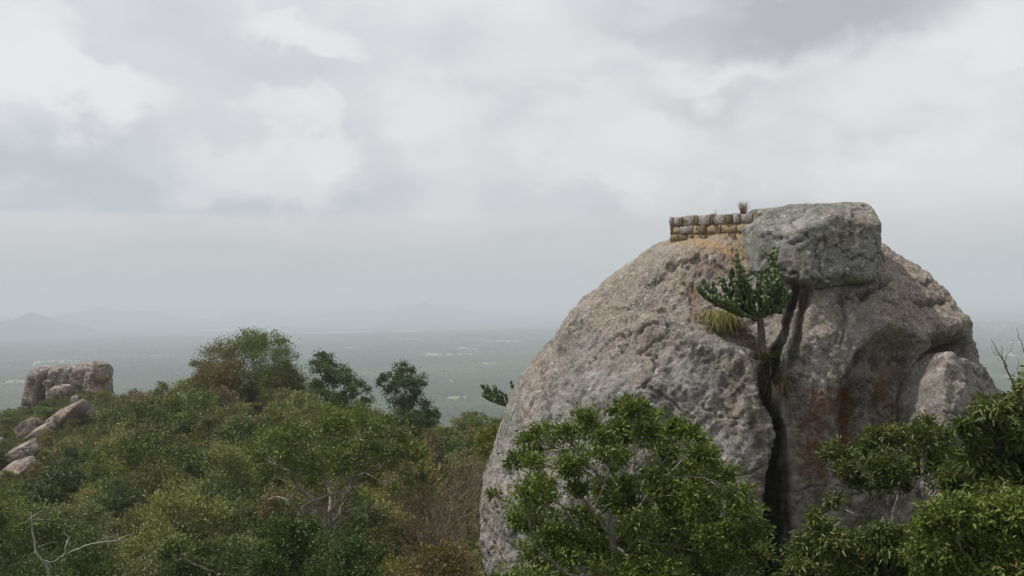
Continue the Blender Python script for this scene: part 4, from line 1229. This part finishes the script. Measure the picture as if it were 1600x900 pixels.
pixel_tree('ridge_tree', 'dark green tree with a stepped crown standing lowest on the ridge', 'tree', 98.0, 640, (640, 690), [(628, 573, 10), (640, 582, 12), (618, 585, 13), (600, 590, 9), (592, 600, 7), (632, 600, 18), (655, 600, 12), (612, 612, 16), (645, 620, 18), (625, 635, 20), (660, 640, 15), (675, 645, 10), (645, 655, 20), (672, 665, 14), (682, 652, 7), (618, 660, 16), (655, 680, 18)], 115, 0.2, 18000, 0.19, 0.095, 'dark', sub_n=10, fill=4, bark=M_bark_d)
pixel_tree('yellow_bush', 'bright yellow green bush touching the left foot of the dome', 'shrub', 60.0, 768, (768, 715), [(765, 678, 13), (780, 672, 12), (752, 690, 11), (772, 694, 15), (790, 684, 10), (758, 708, 12), (778, 712, 13)], 116, 0.07, 5200, 0.15, 0.075, 'yellow', sub_n=8)
pixel_tree('dark_bush', 'very dark dense bush in the low foreground under the spreading tree', 'shrub', 32.0, 450, (450, 905), [(420, 830, 30), (450, 815, 26), (480, 830, 30), (400, 860, 34), (445, 865, 38), (500, 860, 36), (540, 855, 34), (570, 880, 36), (420, 900, 40), (490, 905, 40), (545, 910, 40), (330, 870, 30), (365, 880, 34), (300, 890, 30), (270, 862, 24)], 117, 0.10, 26000, 0.11, 0.052, 'dark', sub_n=10, bark=M_bark_d)

branch_plant('dead_tree', 'pale dead tree with bare forked branches in the lowest bushes', 'tree', 33.0,
             [[(78, 895, 0.0434), (66, 875, 0.0372), (56, 862, 0.0310), (52, 840, 0.0279), (50, 812, 0.0186), (48, 800, 0.0124)], [(100, 868, 0.0310), (103, 852, 0.0279), (108, 840, 0.0186), (98, 832, 0.0093)], [(104, 866, 0.0279), (125, 855, 0.0248), (150, 848, 0.0217), (180, 845, 0.0186), (196, 838, 0.0124), (212, 832, 0.0050)],
              [(180, 845, 0.0124), (200, 843, 0.0074), (216, 838, 0.0037)], [(36, 818, 0.0074), (48, 810, 0.0136), (58, 802, 0.0112), (72, 792, 0.0050)], [(50, 812, 0.0093), (64, 811, 0.0062), (80, 812, 0.0031)], [(66, 875, 0.0186), (80, 880, 0.0186), (100, 868, 0.0279)], [(150, 848, 0.0074), (168, 838, 0.0062), (186, 835, 0.0031)], [(58, 856, 0.0093), (74, 849, 0.0062), (92, 846, 0.0025)]], M_dead)
branch_plant('bare_limb_tree', 'crooked bare limbs arching below the crown of the spreading tree', 'tree', 43.0,
             [[(465, 812, .09), (470, 798, .08), (480, 786, .075), (500, 778, .06), (525, 770, .05), (552, 762, .04), (575, 752, .02)], [(470, 800, .06), (490, 803, .05), (498, 792, .045), (492, 778, .03), (470, 765, .02)], [(458, 796, .05), (452, 782, .05), (432, 776, .045), (418, 782, .04), (410, 772, .02)],
              [(452, 782, .04), (464, 766, .03), (468, 745, .02), (472, 730, .01)], [(525, 770, .04), (545, 748, .03), (570, 738, .02)], [(540, 800, .04), (560, 792, .035), (576, 790, .02)], [(520, 772, .03), (524, 740, .02), (534, 715, .01)], [(498, 792, .03), (508, 798, .02), (516, 788, .015)]], M_bark)


# --- prototypes for the hillside thicket
def proto(kind, seed, w, h, leaf_n, leaf_L, leaf_W, leafmat, nclump=14, bark=None, low=0.25, **kw):
    rs = np.random.RandomState(seed)
    C = []
    for k in range(nclump):
        a = rs.uniform(0, 2 * np.pi); t = rs.uniform(0, 1)
        r = w * 0.5 * np.sqrt(rs.uniform(0.02, 0.75)) * (1 - 0.35 * t)
        z = h * (low + (0.84 - low) * t) * (1 - 0.12 * (r / (w * .5)) ** 2)
        C.append([math.cos(a) * r, math.sin(a) * r, z, w * rs.uniform(0.13, 0.22)])
    C.append([0, 0, h * 0.82, w * 0.17])
    return grow(C, (0, 0, -0.3), (rs.normal() * .15, rs.normal() * .15, h * 0.35), rs, 0.026 * h, leaf_n, leaf_L, leaf_W, bark or M_bark, M_leaf[leafmat], **kw)


def dry_proto(seed, w, h, leaf_n, twigs=170):
    """a mostly leafless shrub: a fan of fine upright twigs"""
    rs = np.random.RandomState(seed); T = Tubes(); tips = []
    for k in range(9):
        a = rs.uniform(0, 6.28); r = w * .30 * rs.rand()
        top = np.array([math.cos(a) * r, math.sin(a) * r, h * rs.uniform(0.55, 0.85)])
        st = bez(np.array([0, 0, -.2]), top * [.4, .4, .5] + rs.normal(size=3) * .12, top, 8)
        T.add(st, np.linspace(.035, .012, 8), 5)
        for j in range(twigs // 9):
            s = st[rs.randint(2, 8)]
            d = np.array([math.cos(a), math.sin(a), 0]) * .5 + rs.normal(size=3) * [.55, .55, .25] + [0, 0, .75]
            d *= h * rs.uniform(.14, .36) / np.linalg.norm(d)
            e = s + d
            T.add(bez(s, s + d * .5 + rs.normal(size=3) * .06, e, 5), np.linspace(.011, .004, 5), 3)
            tips.append(e)
            for q in range(2):
                s2 = s + d * rs.uniform(.4, .9); e2 = s2 + rs.normal(size=3) * h * .05 + [0, 0, h * .06]
                T.add(np.array([s2, (s2 + e2) / 2 + rs.normal(size=3) * .02, e2]), [.006, .005, .003], 3); tips.append(e2)
    tips = np.array(tips); pos = tips[rs.randint(0, len(tips), leaf_n)] + rs.normal(size=(leaf_n, 3)) * .09
    return T.mesh('trunk', M_twig), leaf_mesh('crown', pos, rs.normal(size=(leaf_n, 3)), rs.uniform(.06, .12, leaf_n), rs.uniform(.03, .05, leaf_n), M_leaf['brown'], rs)


NEAR = {'dark': [proto('dark', 201 + k, 3.8, 4.0, 13000, 0.115, 0.055, 'dark', bark=M_bark_d, sub_n=9) for k in range(2)],
        'mid': [proto('mid', 211 + k, 4.2, 4.2, 13000, 0.115, 0.055, 'mid', sub_n=9) for k in range(2)],
        'olive': [proto('olive', 221 + k, 4.0, 4.0, 11500, 0.115, 0.050, 'olive', sub_n=9) for k in range(2)],
        'brown': [proto('brown', 231, 3.6, 3.6, 8500, 0.105, 0.050, 'brown', sub_n=9)],
        'yellow': [proto('yellow', 236, 3.0, 3.0, 9000, 0.10, 0.050, 'yellow', sub_n=9)],
        'dry': [dry_proto(241, 3.2, 3.8, 1100), dry_proto(242, 3.0, 4.2, 800)]}
FAR = {'dark': [proto('dark', 251 + k, 4.0, 4.2, 5000, 0.20, 0.10, 'dark', bark=M_bark_d, sub_n=7, twig=False) for k in range(2)],
       'mid': [proto('mid', 261 + k, 4.4, 4.2, 5000, 0.20, 0.10, 'mid', sub_n=7, twig=False) for k in range(2)],
       'olive': [proto('olive', 271 + k, 4.2, 4.0, 4600, 0.19, 0.09, 'olive', sub_n=7) for k in range(2)],
       'brown': [proto('brown', 281, 3.8, 3.6, 3800, 0.18, 0.085, 'brown', sub_n=7)],
       'yellow': [proto('yellow', 286, 3.2, 3.0, 3800, 0.17, 0.085, 'yellow', sub_n=7)],
       'dry': [dry_proto(291, 3.2, 3.8, 700, 120)]}
NAMES = {'dark': ('dark_thicket_tree', 'dark green dense tree', 'tree', 4.1), 'mid': ('green_thicket_tree', 'mid green leafy tree', 'tree', 4.2), 'olive': ('olive_shrub', 'dull olive loose shrub', 'shrub', 4.0),
         'brown': ('brown_shrub', 'brownish withered shrub', 'shrub', 3.6), 'yellow': ('yellow_green_shrub', 'yellow green shrub', 'shrub', 3.0), 'dry': ('dry_shrub', 'leafless twiggy brown shrub', 'shrub', 4.0)}
LAND = [('the spreading tree', 520, 44), ('the pale dead tree', 78, 33), ('the very dark bush', 450, 32), ('the tall brownish ridge tree', 345, 113), ('the tallest ridge tree', 412, 112),
        ('the dark pointed ridge tree', 525, 108), ('the dark stepped ridge tree', 640, 98), ('the bright yellow bush', 768, 60), ('the far outcrop', 110, 172),
        ('the long sloping slab', 105, 134), ('the pale lowest rock', 20, 110), ('the granite dome', 800, 40), ('the grey rock slab', 62, 126), ('the gap left of the dome', 730, 150), ('the far side of the dome', 860, 140)]


def where_is(x, y):
    best = min(LAND, key=lambda q: math.hypot((q[1] - 800) / F * q[2] - x, q[2] - y))
    lx, ly = (best[1] - 800) / F * best[2], best[2]
    r = math.hypot(x - lx, y - ly)
    rel = 'beside' if abs(x - lx) > abs(y - ly) else ('behind' if y > ly else 'before')
    far = 'close' if r < 6 else ('a few steps' if r < 12 else ('some way' if r < 20 else 'far'))
    return far + ' ' + rel + ' ' + best[0]


def copy_plant(kind, x, y, z, s, sz, rot, far, rs):
    src = (FAR if far else NEAR)[kind]; wood, lv = src[rs.randint(len(src))]
    nm, lb, cat, h0 = NAMES[kind]
    h = sz * h0; size = 'tiny' if h < 1.2 else ('low' if h < 2.2 else ('middling' if h < 3.6 else ('tall' if h < 4.6 else 'very tall')))
    shape = 'narrow ' if s < sz * 0.95 else ('wide ' if s > sz * 1.12 else '')
    o = plant(nm, size + ' ' + shape + lb + ' ' + where_is(x, y), cat, (x, y, z), wood, lv, lb + 's of the hillside thicket', rs.rand())
    o.rotation_euler.z = rot; o.scale = (s, s, sz)
    return o


# the line no ordinary bush may overtop
SKY = np.array([(-200, 760), (0, 770), (25, 768), (60, 752), (100, 712), (140, 672), (165, 640), (185, 612), (215, 592), (250, 582), (300, 574), (330, 570), (360, 566), (440, 572), (465, 580), (490, 592), (560, 622), (590, 640), (620, 660),
                (690, 668), (720, 652), (750, 640), (800, 640), (900, 660)])


def scatter():
    rs = np.random.RandomState(77)
    put = []; n_far = 0
    tries = 0
    while tries < 9000:
        tries += 1
        d = math.sqrt(rs.uniform(27 ** 2, 128 ** 2)); px = rs.uniform(-70, 800)
        if px > 735 and d < 58 : continue
        x = (px - 800) / F * d
        gap = rs.uniform(1.9, 2.7) + d * 0.012
        if any((x - a) ** 2 + (d - b) ** 2 < gap * gap for a, b in put): continue
        if px < 175 and d > 100 - px * 0.12: continue
        if 445 < px < 600 and 38 < d < 43: continue
        z = float(ground(x, d))
        lim = np.interp(px, SKY[:, 0], SKY[:, 1])
        far = d > 68
        zmax = float(P(px, lim + rs.uniform(0, 8), d)[2])
        hmax = zmax - z
        if hmax < 1.2: continue
        n = float(fbm(np.array([[x / 14, d / 14, 2.2]]), 2)[0]); m = rs.rand()
        if 640 < px < 760 and d < 75: kind = 'dry' if m < .55 else ('brown' if m < .75 else 'olive')
        elif px < 130 and d < 90: kind = 'dark' if m < .55 else 'mid'
        elif n > 0.12: kind = ('dark', 'mid', 'mid', 'olive')[int(m * 4)]
        elif n < -0.12: kind = ('olive', 'olive', 'brown', 'dry', 'yellow')[int(m * 5)]
        else: kind = ('olive', 'mid', 'mid', 'dark', 'brown', 'olive', 'yellow')[int(m * 7)]
        h0 = {'dark': 4.1, 'mid': 4.2, 'olive': 4.0, 'brown': 3.6, 'yellow': 3.0, 'dry': 4.0}[kind]
        hh = min(hmax, h0 * rs.uniform(0.62, 1.5)); sz = hh / h0; s = min(max(sz, 0.55) * rs.uniform(0.85, 1.15), 1.35)
        copy_plant(kind, x, d, z, s, sz, rs.uniform(0, 6.28), far, rs)
        put.append((x, d)); n_far += far
    # fallen-away slope behind, seen in the gap beside the dome
    for k in range(52):
        px = rs.uniform(660, 930); d = rs.uniform(128, 178); x = (px - 800) / F * d
        z = float(ground(x, d)); lim = np.interp(px, [660, 700, 740, 830], [668, 650, 632, 636]); hm = float(P(px, lim + rs.uniform(0, 14), d)[2]) - z
        if hm < 1.5: continue
        kind = ('mid', 'yellow', 'olive', 'dry', 'mid', 'dark')[rs.randint(6)]
        sz = min(hm, 5.5) / 4.0
        copy_plant(kind, x, d, z, min(max(sz, .8) * 1.0, 1.4), sz, rs.uniform(0, 6.28), True, rs)
    # low bushes between the slabs on the grassy spur
    for k in range(90):
        px = rs.uniform(-40, 215); d = rs.uniform(100, 172); x = (px - 800) / F * d
        z = float(ground(x, d)); py = float(proj(np.array([x, d, z]))[1])
        if py > 760 or (40 < px < 185 and 560 < py < 618 and rs.rand() < .9): continue
        kind = ('mid', 'olive', 'dark', 'yellow', 'brown')[rs.randint(5)]
        s = rs.uniform(0.22, 0.6)
        copy_plant(kind, x, d, z, s * 1.25, s, rs.uniform(0, 6.28), True, rs)
    print('scattered', len(put), n_far)


scatter()

# --- understorey leaves close the gaps between the bushes; grass on the spur
rs = np.random.RandomState(91)
n = 26000
d = np.sqrt(rs.uniform(26 ** 2, 130 ** 2, n)); px = rs.uniform(-80, 810, n); x = (px - 800) / F * d
z = ground(x, d) + rs.uniform(0, 1.0, n)
q = px > 180
x, d, z = x[q], d[q], z[q]; n = len(x)
link('undergrowth', leaf_mesh('undergrowth', np.stack([x, d, z], -1), rs.normal(size=(n, 3)) + [0, 0, .3], rs.uniform(.25, .5, n), rs.uniform(.12, .22, n), M_leaf['dark'], rs), kind='stuff')
n = 24000
d = rs.uniform(95, 185, n); px = rs.uniform(-60, 230, n); x = (px - 800) / F * d
z = ground(x, d)
link('spur_grass', leaf_mesh('spur_grass', np.stack([x, d, z], -1), rs.normal(size=(n, 3)) * [.5, .5, .2] + [0, 0, 1.0], rs.uniform(.4, .9, n), rs.uniform(.08, .16, n), M_grass_g, rs), kind='stuff')

# ------------------------------------------------------------------ outcrop on the far spur
def rnd_planes(rs, a, b, c, n=16, boxy=False):
    if boxy:
        pl = []
        for v, d in (((1, -.1, .1), a), ((-1, -.15, .06), a), ((0, 1, 0), b), ((.1, -1, .12), b), ((.05, -.1, 1), c), ((0, 0, -1), c), ((-.6, -.7, .1), .78 * (a + b)), ((.7, -.6, .2), .8 * (a + b)), ((.5, -.2, .8), .82 * (a * .5 + c)), ((-.5, -.3, .8), .86 * (a * .5 + c)), ((0, -.7, .7), .84 * (b + c) * .75)):
            v = np.array(v, float) + rs.normal(size=3) * .08
            pl.append((*v, d * rs.uniform(.95, 1.05)))
        return pl
    pl = []
    for v in ((1, 0, .1), (-1, 0, .15), (0, 1, 0), (0, -1, .1), (.1, -.1, 1), (0, 0, -1)):
        v = np.array(v) + rs.normal(size=3) * .12; v /= np.linalg.norm(v)
        pl.append((*v, abs(v[0]) * a + abs(v[1]) * b * .3 + abs(v[2]) * c * .6 if abs(v[0]) > .8 else math.sqrt((a * v[0]) ** 2 + (b * v[1]) ** 2 + (c * v[2]) ** 2)))
    for k in range(n):
        v = rs.normal(size=3); v /= np.linalg.norm(v)
        pl.append((*v, rs.uniform(.88, 1.12) * math.sqrt((a * v[0]) ** 2 + (b * v[1]) ** 2 + (c * v[2]) ** 2)))
    return pl


OUTC = [  # px0, px1, py0, py1, distance, tilt (deg), label
    (52, 77, 575, 634, 174, 4, 'upright square block at the left end of the far outcrop'),
    (84, 144, 572, 632, 174, 3, 'largest long boulder of the far outcrop'),
    (142, 175, 566, 596, 170.5, 0, 'rounded boulder at the right end of the far outcrop'),
    (134, 170, 584, 612, 172.5, 6, 'flat ledge stone under the rounded far boulder'),
    (95, 113, 601, 617, 168, 0, 'round small boulder lying below the far outcrop'),
    (80, 97, 604, 617, 168, 0, 'grey egg shaped stone beside the round small boulder'),
    (67, 79, 594, 604, 170, 0, 'pale small stone leaning on the upright square block'),
    (112, 124, 618, 632, 160, 0, 'low brown stone at the top of the sloping slab'),
    (72, 138, 630, 668, 134, -27, 'long sloping bare rock slab on the grassy spur'),
    (44, 82, 660, 692, 126, -32, 'grey rock slab below the long sloping slab'),
    (28, 62, 645, 690, 134, -38, 'brown rock rib left of the sloping slabs'),
    (12, 54, 686, 728, 112, -30, 'rounded upper half of the pale lowest rock on the spur'),
    (-4, 46, 712, 764, 109, -40, 'pale lowest rock on the grassy spur'),
    (-30, 8, 683, 712, 128, -20, 'pinkish rock shelf beyond the pale lowest rock')]
for k, (x0, x1, y0, y1, d, tilt, lb) in enumerate(OUTC):
    rs = np.random.RandomState(300 + k)
    w = (x1 - x0) / F * d / 2; h = (y1 - y0) / F * d / 2
    c = P((x0 + x1) / 2, (y0 + y1) / 2, d)
    t = abs(R(tilt))
    if t > .2:
        Lw, Lh = w / math.cos(t) * 1.0, max(h * 0.6, 0.6); c = c - np.array([0, 0, Lh * 0.35])
    else:
        Lw, Lh = w, h
    me = boulder_mesh('spur_rock', rnd_planes(rs, Lw, max(Lw * .8, Lh), Lh, boxy=k in (0, 1, 3)), M_far_rock, k + 5.0, 26.0, 0.085, 5, max(Lw, Lh) * 0.75)
    o = link('spur_rock', me, c); o.rotation_euler = (0, R(tilt), rs.uniform(-.2, .2))
    tag(o, lb, 'rock')

# ------------------------------------------------------------------ the hazy air
bm = bmesh.new(); bmesh.ops.create_cube(bm, size=1.0)
me = bpy.data.meshes.new('haze'); bm.to_mesh(me); bm.free()
hz = link('haze', me, (0, 0, (PLAIN_Z - 8 + 90) / 2), kind='stuff')
hz.scale = (130000, 130000, 90 - (PLAIN_Z - 8))
m = bpy.data.materials.new('haze'); m.use_nodes = True
g = NT(m.node_tree)
pv = g.n('ShaderNodeVolumePrincipled', {'Color': (0.80, 0.875, 0.945), 'Density': 0.00021, 'Anisotropy': 0.0})
o = g.n('ShaderNodeOutputMaterial')
g.t.links.new(pv.outputs[0], o.inputs['Volume'])
me.materials.append(m)
